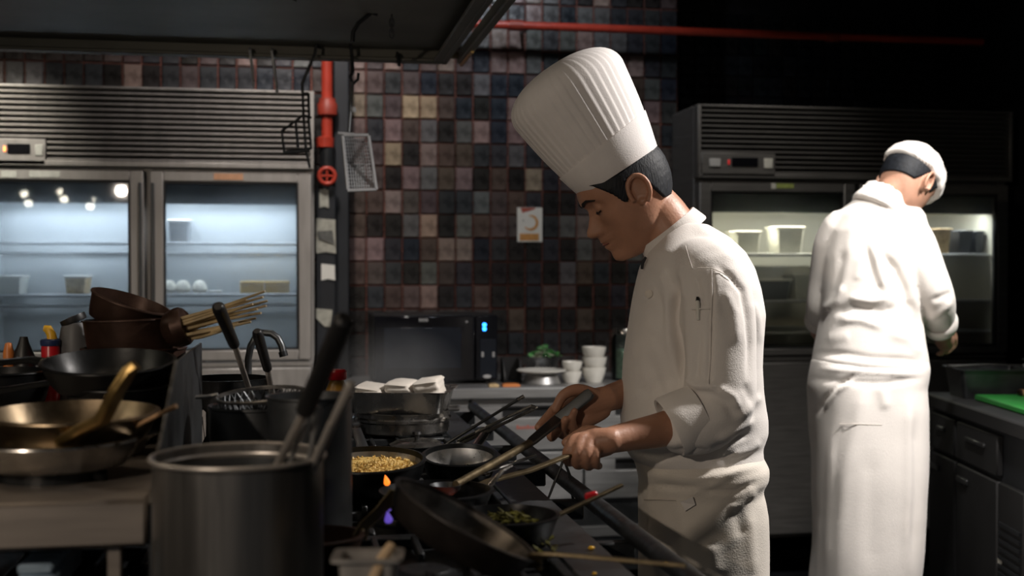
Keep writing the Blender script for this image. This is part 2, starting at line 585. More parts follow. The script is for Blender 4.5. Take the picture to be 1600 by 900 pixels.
cells, rest = [], []
for row in range(-5, 17):
    zt = tileZ0 + TH * (7 - row)             # row 6/7 border sits at the measured line
    z0 = zt - TH
    for c in range(-48, 19):
        x0 = tileX0 + (c - 1) * TW
        if x0 + TW > XC + 0.004 or x0 < -3.2:
            continue
        px, py, dd = proj([(x0 + TW / 2, WY, z0 + TH / 2)])
        px, py = float(px[0]), float(py[0])
        if px < -30 or py < -150 or py > 625 or (px < 488 and py > 165):
            continue
        if z0 + TH > 2.95:
            continue
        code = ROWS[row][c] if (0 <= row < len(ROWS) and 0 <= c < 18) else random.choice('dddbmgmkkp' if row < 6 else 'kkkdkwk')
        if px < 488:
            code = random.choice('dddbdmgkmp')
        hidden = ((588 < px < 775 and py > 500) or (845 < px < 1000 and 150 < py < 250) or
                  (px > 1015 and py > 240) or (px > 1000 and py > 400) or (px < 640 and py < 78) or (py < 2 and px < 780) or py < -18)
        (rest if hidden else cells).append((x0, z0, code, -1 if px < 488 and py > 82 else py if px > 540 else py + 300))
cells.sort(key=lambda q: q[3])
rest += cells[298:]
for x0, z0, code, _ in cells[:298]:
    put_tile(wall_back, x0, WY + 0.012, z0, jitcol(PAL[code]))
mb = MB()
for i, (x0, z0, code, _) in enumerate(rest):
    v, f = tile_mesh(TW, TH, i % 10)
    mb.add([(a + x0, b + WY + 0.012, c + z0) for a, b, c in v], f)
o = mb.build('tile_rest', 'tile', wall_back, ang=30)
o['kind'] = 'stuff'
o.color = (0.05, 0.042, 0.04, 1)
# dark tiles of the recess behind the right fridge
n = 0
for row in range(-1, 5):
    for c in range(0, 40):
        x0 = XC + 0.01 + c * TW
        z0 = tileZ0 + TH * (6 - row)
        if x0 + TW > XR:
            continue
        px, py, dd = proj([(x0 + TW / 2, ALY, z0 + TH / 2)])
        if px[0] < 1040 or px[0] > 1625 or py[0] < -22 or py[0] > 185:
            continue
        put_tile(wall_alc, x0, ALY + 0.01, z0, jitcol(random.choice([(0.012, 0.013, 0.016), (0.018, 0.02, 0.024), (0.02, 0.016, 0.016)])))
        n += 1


# ------------------------------------------------------------------ glass door fridges
def fridge(x0, x1, yf, rows, label, ctrl, mat_shell, fog, zbot, lamp, fogged, doors_lab):
    """rows: dict of heights. two glass doors, louvre on top, blind doors underneath"""
    dep = 0.34 if x0 < 0 else 0.80
    zt, zl, zd, zg, zgb, zdb = rows
    t = thing('display_fridge', ((x0 + x1) / 2, yf + dep / 2, 0), label, 'fridge')
    b = MB()
    th = 0.04
    fb = yf + 0.05
    b.box(x0, x0 + th, fb, yf + dep, zbot, zt, 0.004)
    b.box(x1 - th, x1, fb, yf + dep, zbot, zt, 0.004)
    b.box(x0 + th, x1 - th, yf + 0.06, yf + dep, zt - 0.03, zt)
    b.box(x0 + th, x1 - th, yf + 0.05, yf + dep, zbot, zbot + 0.05)
    b.box(x0 + th, x1 - th, yf + 0.06, yf + dep, zdb - 0.05, zdb - 0.005)
    b.box(x0 + th, x1 - th, yf + 0.06, yf + dep, zl - 0.01, zl + 0.02)
    xm = (x0 + x1) / 2
    b.box(xm - 0.015, xm + 0.015, yf + 0.055, yf + 0.10, zdb, zl)
    b.build('shell', mat_shell, t)
    l = MB()
    l.box(x0 + th, x1 - th, yf + dep - 0.03, yf + dep - 0.015, zdb, zl)
    l.box(x0 + th, x0 + th + 0.006, yf + 0.06, yf + dep - 0.03, zdb, zl)
    l.box(x1 - th - 0.006, x1 - th, yf + 0.06, yf + dep - 0.03, zdb, zl)
    l.build('inner_liner', 'liner' if x0 < 0 else 'liner_warm', t)
    hz = zg - 0.085
    MB().box(x0 + th, x1 - th, yf + 0.07, yf + 0.10, hz, zl).build('lamp_cover', 'liner_dark', t)
    tl = MB().tube([(x0 + 0.1, yf + 0.135, hz + 0.03), (x1 - 0.1, yf + 0.135, hz + 0.03)], 0.012, 10).build('tube_light', 'tube_lamp', t)
    for k, e_, c_ in ((0.28, lamp[0], lamp[1]), (0.74, lamp[2], lamp[3])):
        area('fridge_tube', (x0 + (x1 - x0) * k, yf + 0.14, hz + 0.015), (x0 + (x1 - x0) * k, yf + 0.24, hz - 0.5), e_, c_, (x1 - x0) * 0.4, 0.05)
    # louvre
    fr = MB()
    fw = 0.016
    fr.box(x0, x0 + fw, yf - 0.012, fb, zl, zt, 0.003).box(x1 - fw, x1, yf - 0.012, fb, zl, zt, 0.003)
    fr.box(x0 + fw, x1 - fw, yf - 0.012, fb, zl, zl + 0.022, 0.003).box(x0 + fw, x1 - fw, yf - 0.012, fb, zt - 0.010, zt, 0.003)
    lf = fr.build('louvre_frame', mat_shell, t)
    MB().box(x0 + fw, x1 - fw, fb - 0.008, fb, zl + 0.02, zt).build('louvre_back', 'dark_paint', t)
    ns = 13
    pz = (zt - 0.010 - (zl + 0.022)) / ns
    cx0, cx1, cz0, cz1 = ctrl
    for i in range(ns):
        zc = zl + 0.022 + pz * (i + 0.5)
        xs = x0 + fw
        if zc < cz1 + 0.004:
            xs = cx1 + 0.004
        m = MB()
        m.prism([(xs, yf - 0.006, zc - pz * 0.48), (xs, yf - 0.010, zc - pz * 0.30), (xs, yf + 0.020, zc + pz * 0.42), (xs, yf + 0.026, zc + pz * 0.34)], (x1 - fw - xs, 0, 0))
        m.build('louvre_slat', mat_shell, t, smooth=False)
    cp = MB().box(max(cx0, x0 + fw), cx1, yf - 0.012, yf + 0.03, cz0, cz1, 0.003).build('control_panel', mat_shell, t)
    w = cx1 - cx0
    hh = cz1 - cz0
    MB().box(cx0 + w * 0.40, cx0 + w * 0.76, yf - 0.016, yf - 0.012, cz0 + hh * 0.42, cz0 + hh * 0.80, 0.002).build('display', 'black_gloss', cp)
    MB().box(cx0 + w * 0.10, cx0 + w * 0.25, yf - 0.018, yf - 0.012, cz0 + hh * 0.40, cz0 + hh * 0.74, 0.002).build('switch', 'button_grey', cp)
    MB().box(cx0 + w * 0.84, cx0 + w * 0.96, yf - 0.016, yf - 0.012, cz0 + hh * 0.36, cz0 + hh * 0.78, 0.002).build('badge', 'label_pale', cp)
    MB().box(cx0 + w * 0.35, cx0 + w * 0.375, yf - 0.019, yf - 0.012, cz0 + hh * 0.5, cz0 + hh * 0.7, 0.002).build('indicator_lamp', 'led_orange' if x0 < 0 else 'led_red', cp)
    # doors
    gap = 0.012
    for k in (0, 1):
        a = x0 + 0.012 if k == 0 else xm + gap
        c = xm - gap if k == 0 else x1 - 0.012
        sl, sr = 0.052, 0.052
        d = MB()
        d.box(a, a + sl, yf, fb, zdb, zd, 0.004).box(c - sr, c, yf, fb, zdb, zd, 0.004)
        d.box(a + sl, c - sr, yf, fb, zg, zd, 0.004).box(a + sl, c - sr, yf, fb, zdb, zgb, 0.004)
        do = d.build('glass_door', mat_shell, t)
        g = MB()
        q = 0.008
        g.box(a + sl - 0.002, a + sl + q, yf + 0.006, yf + 0.03, zgb, zg).box(c - sr - q, c - sr + 0.002, yf + 0.006, yf + 0.03, zgb, zg)
        g.box(a + sl + q, c - sr - q, yf + 0.006, yf + 0.03, zg - q, zg + 0.001).box(a + sl + q, c - sr - q, yf + 0.006, yf + 0.03, zgb - 0.001, zgb + q)
        g.build('gasket', 'black_plastic', do)
        MB().box(a + sl + 0.002, c - sr - 0.002, yf + 0.014, yf + 0.020, zgb + 0.002, zg - 0.002).build('pane', fogged, do)
        hx = c - 0.012 if k == 0 else a + 0.012
        MB().box(hx - 0.007, hx + 0.007, yf - 0.010, yf + 0.002, zdb + 0.05, zd - 0.05, 0.003).build('grip_strip', 'steel_dark', do)
        for (lx0, lx1, lz0, lz1, lm) in doors_lab[k]:
            MB().box(lx0, lx1, yf - 0.002, yf + 0.001, lz0, lz1).build('sticker', lm, do)
        # blind door underneath
        lo = MB().box(a, c, yf, fb, zbot + 0.02, zdb - 0.03, 0.006).build('lower_door', mat_shell, t)
        MB().box(hx - 0.007, hx + 0.007, yf - 0.010, yf + 0.002, zbot + 0.1, zdb - 0.1, 0.003).build('grip_strip', 'steel_dark', lo)
    MB().box(x0 + 0.01, x1 - 0.01, yf + 0.01, fb, zdb - 0.026, zdb - 0.008, 0.003).build('cross_rail', mat_shell, t)
    for sx in (x0 + 0.07, x1 - 0.07):
        for sy in (yf + 0.1, yf + dep - 0.06):
            MB().lathe([(0.022, 0.001), (0.022, 0.02), (0.016, 0.024), (0.016, zbot + 0.01)], (sx, sy, 0), n=12).build('leg', 'steel_dark', t)
    return t


def shelf(t, x0, x1, yf, z, dep, two=0.0, cover=0.96):
    m = MB()
    m.tube([(x0, yf, z), (x1, yf, z)], 0.006, 8)
    if two:
        m.tube([(x0, yf, z - two), (x1, yf, z - two)], 0.006, 8)
    m.tube([(x0, yf + dep, z), (x1, yf + dep, z)], 0.005, 8)
    k = int((x1 - x0) / 0.035)
    for i in range(k + 1):
        x = x0 + (x1 - x0) * i / k
        m.tube([(x, yf, z), (x, yf + dep, z)], 0.002, 5)
    sh = m.build('wire_shelf', 'wire', t)
    MB().box(x0 + 0.004, x1 - 0.004, yf + 0.012, yf + dep * cover, z + 0.0022, z + 0.0042).build('shelf_light_block', 'steel_grey', sh)  # opaque sheet added to keep the tube light off the lower shelves
    return sh


FY = 5.0
XL1 = PL(491, 300, 1, FY).x
XL0 = PL(-46, 300, 1, FY).x
zz = lambda px, py, Y=FY: PL(px, py, 1, Y).z
lrows = (zz(490, 143), zz(480, 265), zz(480, 269), zz(480, 286), zz(480, 546), zz(480, 562))
ctrlL = (PL(-28, 240, 1, FY).x, PL(72, 240, 1, FY).x, zz(40, 258), zz(40, 217))
lx = lambda px: PL(px, 280, 1, FY).x
fr1 = fridge(XL0, XL1, FY, lrows, 'double glass door steel fridge behind the stacked pans, fogged panes', ctrlL, 'satin_steel', True, 0.16,
             (2.6, (0.86, 0.93, 1.0), 2.9, (0.88, 0.94, 1.0)), 'door_glass_fogged',
             ([(lx(2), lx(26), zz(10, 277), zz(10, 267), 'label_pale'), (lx(46), lx(94), zz(70, 277), zz(70, 267), 'label_pale')],
              [(lx(334), lx(380), zz(350, 281), zz(350, 271), 'label_orange')]))
for zpx in (388, 470):
    zA = zz(300, zpx)
    shelf(fr1, XL0 + 0.05, (XL0 + XL1) / 2 - 0.02, FY + 0.075, zA + 0.02, 0.2, 0.04, 0.16)
    shelf(fr1, (XL0 + XL1) / 2 + 0.02, XL1 - 0.05, FY + 0.075, zA + 0.02, 0.2, 0.04, 0.16)
XQ0 = PL(1089, 300, 1, FY).x
XQ1 = PL(1580, 300, 1, FY).x
rrows = (zz(1095, 163), zz(1100, 278), zz(1100, 283), zz(1110, 299), zz(1110, 546), zz(1110, 557))
ctrlR = (PL(1095, 258, 1, FY).x, PL(1210, 258, 1, FY).x, zz(1150, 276), zz(1150, 239))
fr2 = fridge(XQ0, XQ1, FY, rrows, 'dark steel double glass door fridge behind the cook in the white skull cap', ctrlR, 'fridge_dark', False, zz(1150, 846),
             (5.0, (1.0, 0.96, 0.84), 3.2, (0.84, 0.90, 1.0)), 'door_glass',
             ([(PL(1205, 288, 1, FY).x, PL(1212, 288, 1, FY).x, zz(1210, 295), zz(1210, 286), 'label_pale'),
               (PL(1213, 288, 1, FY).x, PL(1240, 288, 1, FY).x, zz(1225, 294), zz(1225, 287), 'label_green')], []))
for zpx in (397, 450, 472, 522):
    zA = zz(1200, zpx)
    if zpx == 450:
        continue
    shelf(fr2, XQ0 + 0.05, (XQ0 + XQ1) / 2 - 0.02, FY + 0.085, zA, 0.55)
    shelf(fr2, (XQ0 + XQ1) / 2 + 0.02, XQ1 - 0.05, FY + 0.085, zA, 0.55)


# things in the fridges
def tub(x0, x1, y, z0, z1, m, label, lid='porcelain', dep=0.14):
    t = thing('storage_tub', ((x0 + x1) / 2, y + dep / 2, z0), label, 'tub')
    c = Vector(((x0 + x1) / 2, y + dep / 2, 0))
    hw, hd = (x1 - x0) / 2, dep / 2
    b = MB()
    rg = []
    for k, (s_, z) in enumerate(((0.86, z0), (0.98, z1 - 0.012), (1.0, z1 - 0.012), (1.0, z1 - 0.006))):
        rg.append([(c.x + hw * s_ * a, c.y + hd * s_ * e, z) for a, e in ((-1, -0.8), (-0.85, -1), (0.85, -1), (1, -0.8), (1, 0.8), (0.85, 1), (-0.85, 1), (-1, 0.8))])
    b.loft(rg)
    b.build('body', m, t)
    MB().box(x0 - 0.003, x1 + 0.003, y - 0.003, y + dep + 0.003, z1 - 0.006, z1 + 0.004, 0.003).build('lid', lid, t)
    return t


sx = lambda px, Y: PL(px, 400, 1, Y).x
zs1 = zz(1200, 397) + 0.007
y1 = FY + 0.12
for a, b_, top, m, lb in ((1150, 1190, 362, 'plastic_tub', 'squat translucent tub on the upper shelf of the right fridge, left of a taller tub'),
                          (1213, 1258, 355, 'plastic_tub', 'taller white-lidded tub on the upper fridge shelf, near the skull-capped cook\'s shoulder'),
                          (1452, 1488, 358, 'food_tan', 'tan-filled tub in the right fridge behind the skull-capped cook\'s arm'),
                          (1497, 1520, 361, 'plastic_tub_dark', 'dark tub on the upper shelf of the right fridge, next to the tan tub'),
                          (1524, 1538, 362, 'plastic_tub_dark', 'dark tub at the far right end of the upper fridge shelf')):
    tub(sx(a, y1), sx(b_, y1), y1, zs1, PL(a, top, 1, y1).z, m, lb, lid='porcelain' if m == 'plastic_tub' else m)
zs2 = zz(1200, 472) + 0.007
for i, (a, b_, yy, top, lb) in enumerate(((1180, 1238, 0.12, 437, 'long shallow white tray on the lower fridge shelf beside the tall-hatted cook\'s shoulder'),
                                          (1240, 1288, 0.16, 430, 'short white tray on the lower fridge shelf beside the skull-capped cook\'s sleeve'))):
    Y = FY + yy
    tub(sx(a, Y), sx(b_, Y), Y, zs2, PL(a, top, 1, Y).z, 'plastic_tub_dark' if i == 0 else 'plastic_tub', lb)
zl2 = zz(300, 470) + 0.027
for i, (px, lb) in enumerate(((264, 'leftmost white bun behind the fogged right-hand pane'), (286, 'middle white bun behind the fogged right-hand pane'), (312, 'rightmost white bun behind the fogged right-hand pane, beside a small white dish'))):
    Y = FY + 0.15
    c = PL(px, 452, 1, Y)
    t = thing('steamed_bun', (c.x, Y, zl2), lb, 'bun', 'buns in the fogged fridge')
    m = MB()
    m.lathe([(0.0, 0.0), (0.022, 0.002), (0.031, 0.016), (0.028, 0.034), (0.015, 0.048), (0.006, 0.052), (0, 0.05)], (c.x, Y, zl2), n=18)
    m.build('bun', 'dough', t)
    f = MB()
    for k in range(8):
        an = k * math.pi / 4
        f.tube([(c.x + 0.004 * math.cos(an), Y + 0.004 * math.sin(an), zl2 + 0.052), (c.x + 0.018 * math.cos(an + .3), Y + 0.018 * math.sin(an + .3), zl2 + 0.046), (c.x + 0.029 * math.cos(an + .5), Y + 0.029 * math.sin(an + .5), zl2 + 0.03)], [0.003, 0.004, 0.002], 6)
    f.build('pleat', 'dough', t)
c = PL(331, 452, 1, FY + 0.15)
tag(MB().lathe([(0.0, 0), (0.02, 0), (0.034, 0.010), (0.032, 0.011), (0.018, 0.004), (0, 0.004)], (c.x + 0.012, FY + 0.15, zl2), n=24).build('small_dish', 'porcelain'), 'small white dish between the buns and the yellow boxes', 'dish')
for a, b_, lb in ((375, 412, 'left one of two yellow boxes in the fogged fridge'), (414, 452, 'right one of two yellow boxes in the fogged fridge, next to the door frame')):
    Y = FY + 0.14
    x0, x1 = sx(a, Y), sx(b_, Y)
    t = thing('food_box', ((x0 + x1) / 2, Y + 0.04, zl2), lb, 'box', 'yellow boxes in the fridge')
    MB().box(x0, x1, Y, Y + 0.08, zl2, zl2 + 0.036, 0.003).build('tray', 'carton_yellow', t)
    MB().box(x0 - 0.001, x1 + 0.001, Y - 0.001, Y + 0.081, zl2 + 0.036, zl2 + 0.050, 0.003).build('lid', 'carton_yellow', t)
Y = FY + 0.14
tub(sx(100, Y), sx(135, Y), Y, zl2, zl2 + 0.07, 'food_tan', 'blurred tan tub behind the fogged left-hand pane')
tub(sx(-10, Y), sx(34, Y), Y, zl2, zl2 + 0.07, 'plastic_tub', 'pale tub at the left edge behind the fogged pane')
zl1 = zz(300, 388) + 0.027
tub(sx(262, Y), sx(296, Y), Y, zl1, zl1 + 0.09, 'plastic_tub_dark', 'dark tub on the upper shelf behind the fogged right-hand pane')

# ------------------------------------------------------------------ back counter with drawers
CZ = PL(780, 606, 1, 4.70).z
CX0, CX1 = XL1 + 0.10, XQ0 - 0.03
t = thing('drawer_counter', ((CX0 + CX1) / 2, 5.0, 0), 'steel counter with refrigerated drawers below the tiled wall', 'counter')
ct = MB().box(CX0, CX1, 4.70, WY - 0.005, CZ - 0.045, CZ, 0.006).build('worktop', 'steel_grey', t)
MB().box(CX0 + 0.01, CX1 - 0.01, 4.76, WY - 0.01, 0.16, CZ - 0.05).build('carcass', 'steel_dark', t)
zr = [PL(820, y, 1, 4.74).z for y in (621, 703, 707, 783)]
xcol = [PL(px, 700, 1, 4.74).x for px in (559, 735, 912, 1087)]
for i in range(3):
    for (zt_, zb_) in ((zr[0], zr[1]), (zr[2], zr[3])):
        a, b_ = xcol[i] + 0.005, xcol[i + 1] - 0.005
        b_ = min(b_, CX1 - 0.01)
        w = b_ - a
        h0, h1 = zt_ - 0.034, zt_ - 0.080
        hx0, hx1 = a + w * 0.27, a + w * 0.73
        d = MB()
        d.box(a, b_, 4.735, 4.757, zb_, h1, 0.003).box(a, b_, 4.735, 4.757, h0, zt_, 0.003)
        d.box(a, hx0, 4.735, 4.757, h1, h0).box(hx1, b_, 4.735, 4.757, h1, h0)
        dr = d.build('drawer', 'steel_grey', t)
        g = MB().box(hx0, hx1, 4.752, 4.758, h1, h0).box(hx0, hx1, 4.737, 4.752, h0 - 0.006, h0)
        g.build('recessed_handle', 'black_plastic', dr)
        if zt_ == zr[0] and i == 1:
            g = MB()
            for k in range(8):
                xx = a + w * 0.40 + k * 0.0105
                hgt = 0.016 if k in (0, 4) else 0.011
                g.box(xx, xx + 0.0065, 4.7335, 4.736, h1 - 0.045, h1 - 0.045 + hgt)
            g.build('lettering', 'ink_red', dr, smooth=False)
MB().box(CX0 + 0.02, CX1 - 0.02, 4.745, 4.76, 0.30, 0.345, 0.004).build('base_rail', 'steel_grey', t)
for sx_ in (CX0 + 0.08, (CX0 + CX1) / 2, CX1 - 0.08):
    for sy_ in (4.82, 5.25):
        MB().lathe([(0.03, 0.001), (0.03, 0.012), (0.02, 0.02), (0.02, 0.17)], (sx_, sy_, 0), n=14).build('leg', 'steel', t)

# microwave
MY = 4.86
mx0, mx1 = PL(584, 550, 1, MY).x, PL(779, 550, 1, MY).x
mz1 = PL(680, 492, 1, MY).z
mz0 = CZ + 0.012
t = thing('microwave', ((mx0 + mx1) / 2, MY + 0.18, CZ), 'black microwave oven with blue display on the back counter', 'microwave')
MB().box(mx0, mx1, MY + 0.02, MY + 0.36, mz0, mz1, 0.006).build('housing', 'black_plastic', t)
xd = PL(742, 550, 1, MY).x
dr = MB().box(mx0 + 0.003, xd, MY, MY + 0.022, mz0 + 0.004, mz1 - 0.004, 0.005).build('door', 'black_gloss', t)
wx0, wx1 = PL(600, 550, 1, MY).x, PL(720, 550, 1, MY).x
MB().box(wx0, wx1, MY - 0.003, MY + 0.001, PL(650, 576, 1, MY).z, PL(650, 512, 1, MY).z, 0.002).build('window', 'screen_dark', dr)
lt = MB()
for k in range(4):
    xx = PL(655, 500, 1, MY).x + k * 0.0095
    lt.box(xx, xx + 0.003, MY - 0.003, MY, PL(660, 503, 1, MY).z, PL(660, 497, 1, MY).z)
    lt.box(xx + 0.003, xx + 0.007, MY - 0.003, MY, PL(660, 501, 1, MY).z, PL(660, 499, 1, MY).z)
lt.build('lettering', 'button_grey', dr, smooth=False)
MB().sphere(PL(729, 503, 1, MY - 0.001), 0.005).build('mark', 'button_grey', dr)
cp = MB().box(xd + 0.002, mx1 - 0.003, MY, MY + 0.022, mz0 + 0.004, mz1 - 0.004, 0.005).build('control_panel', 'black_gloss', t)
ds = MB()
for px, py in ((757, 507.5), (757, 514)):
    c = PL(px, py, 1, MY - 0.002)
    ds.lathe([(0.0, 0), (0.0075, 0), (0.0075, 0.003), (0, 0.003)], c, (0, 1, 0), 12)
ds.build('display', 'led_blue', cp)
kp = MB().box(PL(750, 550, 1, MY).x, PL(775, 550, 1, MY).x, MY - 0.002, MY + 0.001, PL(760, 590, 1, MY).z, PL(760, 530, 1, MY).z, 0.001).build('keypad', 'screen_dark', cp)
for px in (754, 771):
    for py in (552, 556):
        MB().sphere(PL(px, py, 1, MY - 0.002), 0.0055, 10, 6, (1, 0.4, 1)).build('button', 'button_grey', cp)
MB().lathe([(0, 0), (0.012, 0), (0.012, 0.004), (0, 0.005)], PL(761, 588, 1, MY - 0.001), (0, -1, 0), 14, 1.4, 0.6).build('knob', 'button_grey', cp)
for a in (mx0 + 0.04, mx1 - 0.04):
    for y in (MY + 0.06, MY + 0.3):
        MB().lathe([(0.014, 0), (0.014, 0.013)], (a, y, CZ), n=10).build('foot', 'black_plastic', t)


# crockery on the back counter
def con(px, Y):
    return PL(px, 600, 1, Y).x


cy = 4.84
x = con(846, cy)
t = thing('serving_bowl', (x, cy, CZ), 'upturned grey bowl carrying a wide white plate', 'bowl')
MB().lathe([(0.075, 0), (0.078, 0.004), (0.066, 0.036), (0.05, 0.040), (0, 0.040)], (x, cy, CZ), n=36).build('bowl', 'steel_grey', t)
tag(MB().lathe([(0, 0.0), (0.055, 0.0), (0.10, 0.012), (0.1015, 0.015), (0.099, 0.017), (0.055, 0.006), (0, 0.006)], (x, cy, CZ + 0.041), n=48).build('dinner_plate', 'porcelain'),
    'wide white plate lying on the back counter left of stacked cups', 'plate')
cy2 = 5.08
x = con(845, cy2)
zc = CZ + 0.001
tag(MB().lathe([(0, 0), (0.048, 0.0), (0.052, 0.004), (0.068, 0.055), (0.086, 0.092), (0.089, 0.094), (0.085, 0.096), (0.064, 0.06), (0.046, 0.008), (0, 0.007)], (x, cy2, zc), n=40).build('mixing_bowl', 'steel_pan'),
    'steel bowl holding green salad on the back counter', 'bowl')
sal = thing('salad_heap', (x + 0.02, cy2, zc + 0.055), 'heap of green salad leaves in the steel bowl by the wall', 'salad')
for i in range(34):
    an, rr = random.random() * 6.28, random.random() ** 0.5 * 0.062
    hh = 0.066 + 0.062 * (1 - (rr / 0.072) ** 2) * (0.75 + 0.35 * random.random())
    c = Vector((x + 0.012 + rr * math.cos(an) * 1.1, cy2 + rr * math.sin(an), zc + hh))
    n1 = Vector((random.random() - .5, random.random() - .5, 0.5 + random.random())).normalized()
    a1 = n1.orthogonal().normalized()
    b1 = n1.cross(a1)
    L = 0.018 + random.random() * 0.016
    pts = [(c + a1 * L * ca + b1 * L * 0.7 * sa + n1 * 0.006 * ((ca * ca) - 0.4)) for ca, sa in [(math.cos(k * 0.785), math.sin(k * 0.785)) for k in range(8)]]
    lf = MB().prism(pts, n1 * 0.0015)
    lf.build('leaf', 'leaf_green' if random.random() < 0.78 else 'leaf_pale', sal)


def cupstack(px, Y, R, n, dz, h, label, kind='cup'):
    x = con(px, Y)
    for i in range(n):
        z = CZ + i * dz
        lb = label[i]
        tag(MB().lathe([(0, 0), (R * 0.62, 0), (R * 0.66, 0.003), (R * 0.9, h * 0.55), (R, h - 0.003), (R * 0.985, h), (R * 0.95, h - 0.003), (R * 0.84, h * 0.55), (R * 0.6, 0.006), (0, 0.006)], (x + (i % 2) * 0.003, Y, z), n=32).build(kind, 'porcelain'), lb, 'cup' if kind == 'cup' else 'bowl', 'stacked ' + kind + 's on the back counter')


cupstack(928, 4.87, 0.050, 3, 0.042, 0.062, ['bottom one of the tall stack of white cups near the cook\'s wrist', 'middle one of the tall stack of white cups near the cook\'s wrist', 'top one of the tall stack of white cups near the cook\'s wrist'])
cupstack(893, 4.86, 0.042, 2, 0.040, 0.048, ['lower of two small white bowls between plate and cups', 'upper of two small white bowls between plate and cups'], 'rice_bowl')
x, Y = con(974, 4.95), 4.95
t = thing('glass_jar', (x, Y, CZ), 'tall glass jar with yellowish contents and steel lid by the cook\'s jacket', 'jar')
MB().lathe([(0, 0), (0.045, 0), (0.05, 0.008), (0.05, 0.17), (0.042, 0.19), (0.042, 0.2), (0.039, 0.2), (0.039, 0.188), (0.046, 0.168), (0.046, 0.01), (0, 0.006)], (x, Y, CZ), n=32).build('glass_body', 'jar_glass', t)
MB().lathe([(0, 0.01), (0.043, 0.01), (0.0445, 0.02), (0.0445, 0.125), (0.03, 0.13), (0, 0.132)], (x, Y, CZ), n=28).build('pickles', 'leaf_pale', t)
MB().lathe([(0, 0.215), (0.044, 0.215), (0.046, 0.211), (0.046, 0.196), (0.0435, 0.193), (0, 0.2)], (x, Y, CZ), n=32).build('lid', 'steel_pan', t)
x, Y = con(800, 4.9), 4.93
t = thing('napkin_caddy', (x, Y, CZ), 'small black caddy between the microwave and the plate', 'caddy')
MB().box(x - 0.035, x + 0.04, Y - 0.04, Y + 0.06, CZ, CZ + 0.006, 0.002).build('base', 'black_plastic', t)
for s in (-0.033, 0.036):
    MB().prism([(x + s, Y - 0.04, CZ + 0.006), (x + s, Y + 0.06, CZ + 0.006), (x + s, Y + 0.06, CZ + 0.10), (x + s, Y, CZ + 0.085), (x + s, Y - 0.04, CZ + 0.03)], (0.004, 0, 0)).build('side', 'black_plastic', t)
MB().box(x - 0.033, x + 0.038, Y + 0.052, Y + 0.058, CZ + 0.006, CZ + 0.10).build('back', 'black_plastic', t)
for px, w, m, lb in ((771, 0.02, 'food_tan', 'beige sachet at the counter edge below the microwave controls'), (798, 0.036, 'orange_plastic', 'orange sachet at the counter edge beside the white plate')):
    x = con(px, 4.75)
    tag(MB().loft([[(x + sx_ * w * s, 4.75 + sy_ * 0.02 * s, CZ + z) for sx_, sy_ in ((-1, -1), (1, -1), (1, 1), (-1, 1))] for s, z in ((0.95, 0.0), (1, 0.003), (0.9, 0.010), (0.5, 0.013))]).build('sachet', m), lb, 'sachet')

# ------------------------------------------------------------------ things on the tiled wall
yw = WY - 0.004
a, b_ = PL(808, 324, 1, yw), PL(847, 378, 1, yw)
t = thing('wall_notice', ((a.x + b_.x) / 2, yw, b_.z), 'small white notice with orange ring on the tiled wall', 'notice')
MB().box(a.x, b_.x, yw - 0.004, yw - 0.001, b_.z, a.z).build('sheet', 'paper', t, smooth=False)
w, h = b_.x - a.x, a.z - b_.z
ring = []
for k in range(19):
    an = R_(100 - k * 13.5)
    ring.append((an, 0.22 * w * 1.0))
m = MB()
c0 = Vector((a.x + w * 0.52, yw - 0.0055, b_.z + h * 0.56))
pr = [c0 + Vector((math.cos(q) * w * 0.27, 0, math.sin(q) * w * 0.27)) for q, _ in ring]
m.tube(pr, [0.0015 + 0.005 * math.sin(math.pi * min(1, max(0.02, i / 18))) for i in range(19)], 6, flat=1.0)
m.v = [(x_, min(max(y_, yw - 0.0055), yw - 0.0035), z_) for x_, y_, z_ in m.v]
m.build('ring_print', 'ink_orange', t)
MB().prism([(a.x + w * 0.13, yw - 0.005, a.z - h * 0.01), (a.x + w * 0.72, yw - 0.005, a.z - h * 0.01), (a.x + w * 0.70, yw - 0.005, a.z - h * 0.05), (a.x + w * 0.2, yw - 0.005, a.z - h * 0.16)], (0, 0.001, 0)).build('corner_print', 'ink_red', t, smooth=False)
MB().box(a.x + w * 0.1, a.x + w * 0.86, yw - 0.005, yw - 0.004, b_.z + h * 0.04, b_.z + h * 0.24).build('bottom_print', 'ink_orange', t, smooth=False)
MB().sphere((a.x + w * 0.24, yw - 0.0042, b_.z + h * 0.62), 0.003, 8, 6, (1, 0.3, 1)).build('dot_print', 'ink_grey', t)

# red pipes
pz = lambda px, py, Y: PL(px, py, 1, Y)
Yp = 5.20
pa, pb = pz(750, 38, Yp), pz(1535, 58, Yp)
zp = pz(900, 43, Yp).z
t = thing('fire_pipe', (1.6, Yp, zp), 'long thin red pipe running high along the tiled wall', 'pipe')
MB().tube([(pa.x - 0.9, Yp, zp), (pb.x, Yp, zp)], 0.018, 14).build('pipe', 'red_paint', t)
for px in (806, 1300):
    x = pz(px, 45, Yp).x
    MB().tube([(x - 0.03, Yp, zp), (x + 0.03, Yp, zp)], 0.024, 14).build('coupling', 'red_dull', t)
    MB().box(x + 0.045, x + 0.06, Yp, WY, zp - 0.01, zp + 0.01).build('bracket', 'steel_dark', t)
Yv = 5.18
xv = pz(511, 200, Yv).x
zc_ = lambda py: pz(511, py, Yv).z
t = thing('sprinkler_riser', (xv, Yv, zc_(290)), 'red vertical pipe with valve wheel beside the fogged fridge', 'pipe')
MB().tube([(xv, Yv, zc_(236)), (xv, Yv, 2.93)], 0.023, 16).build('riser', 'red_paint', t)
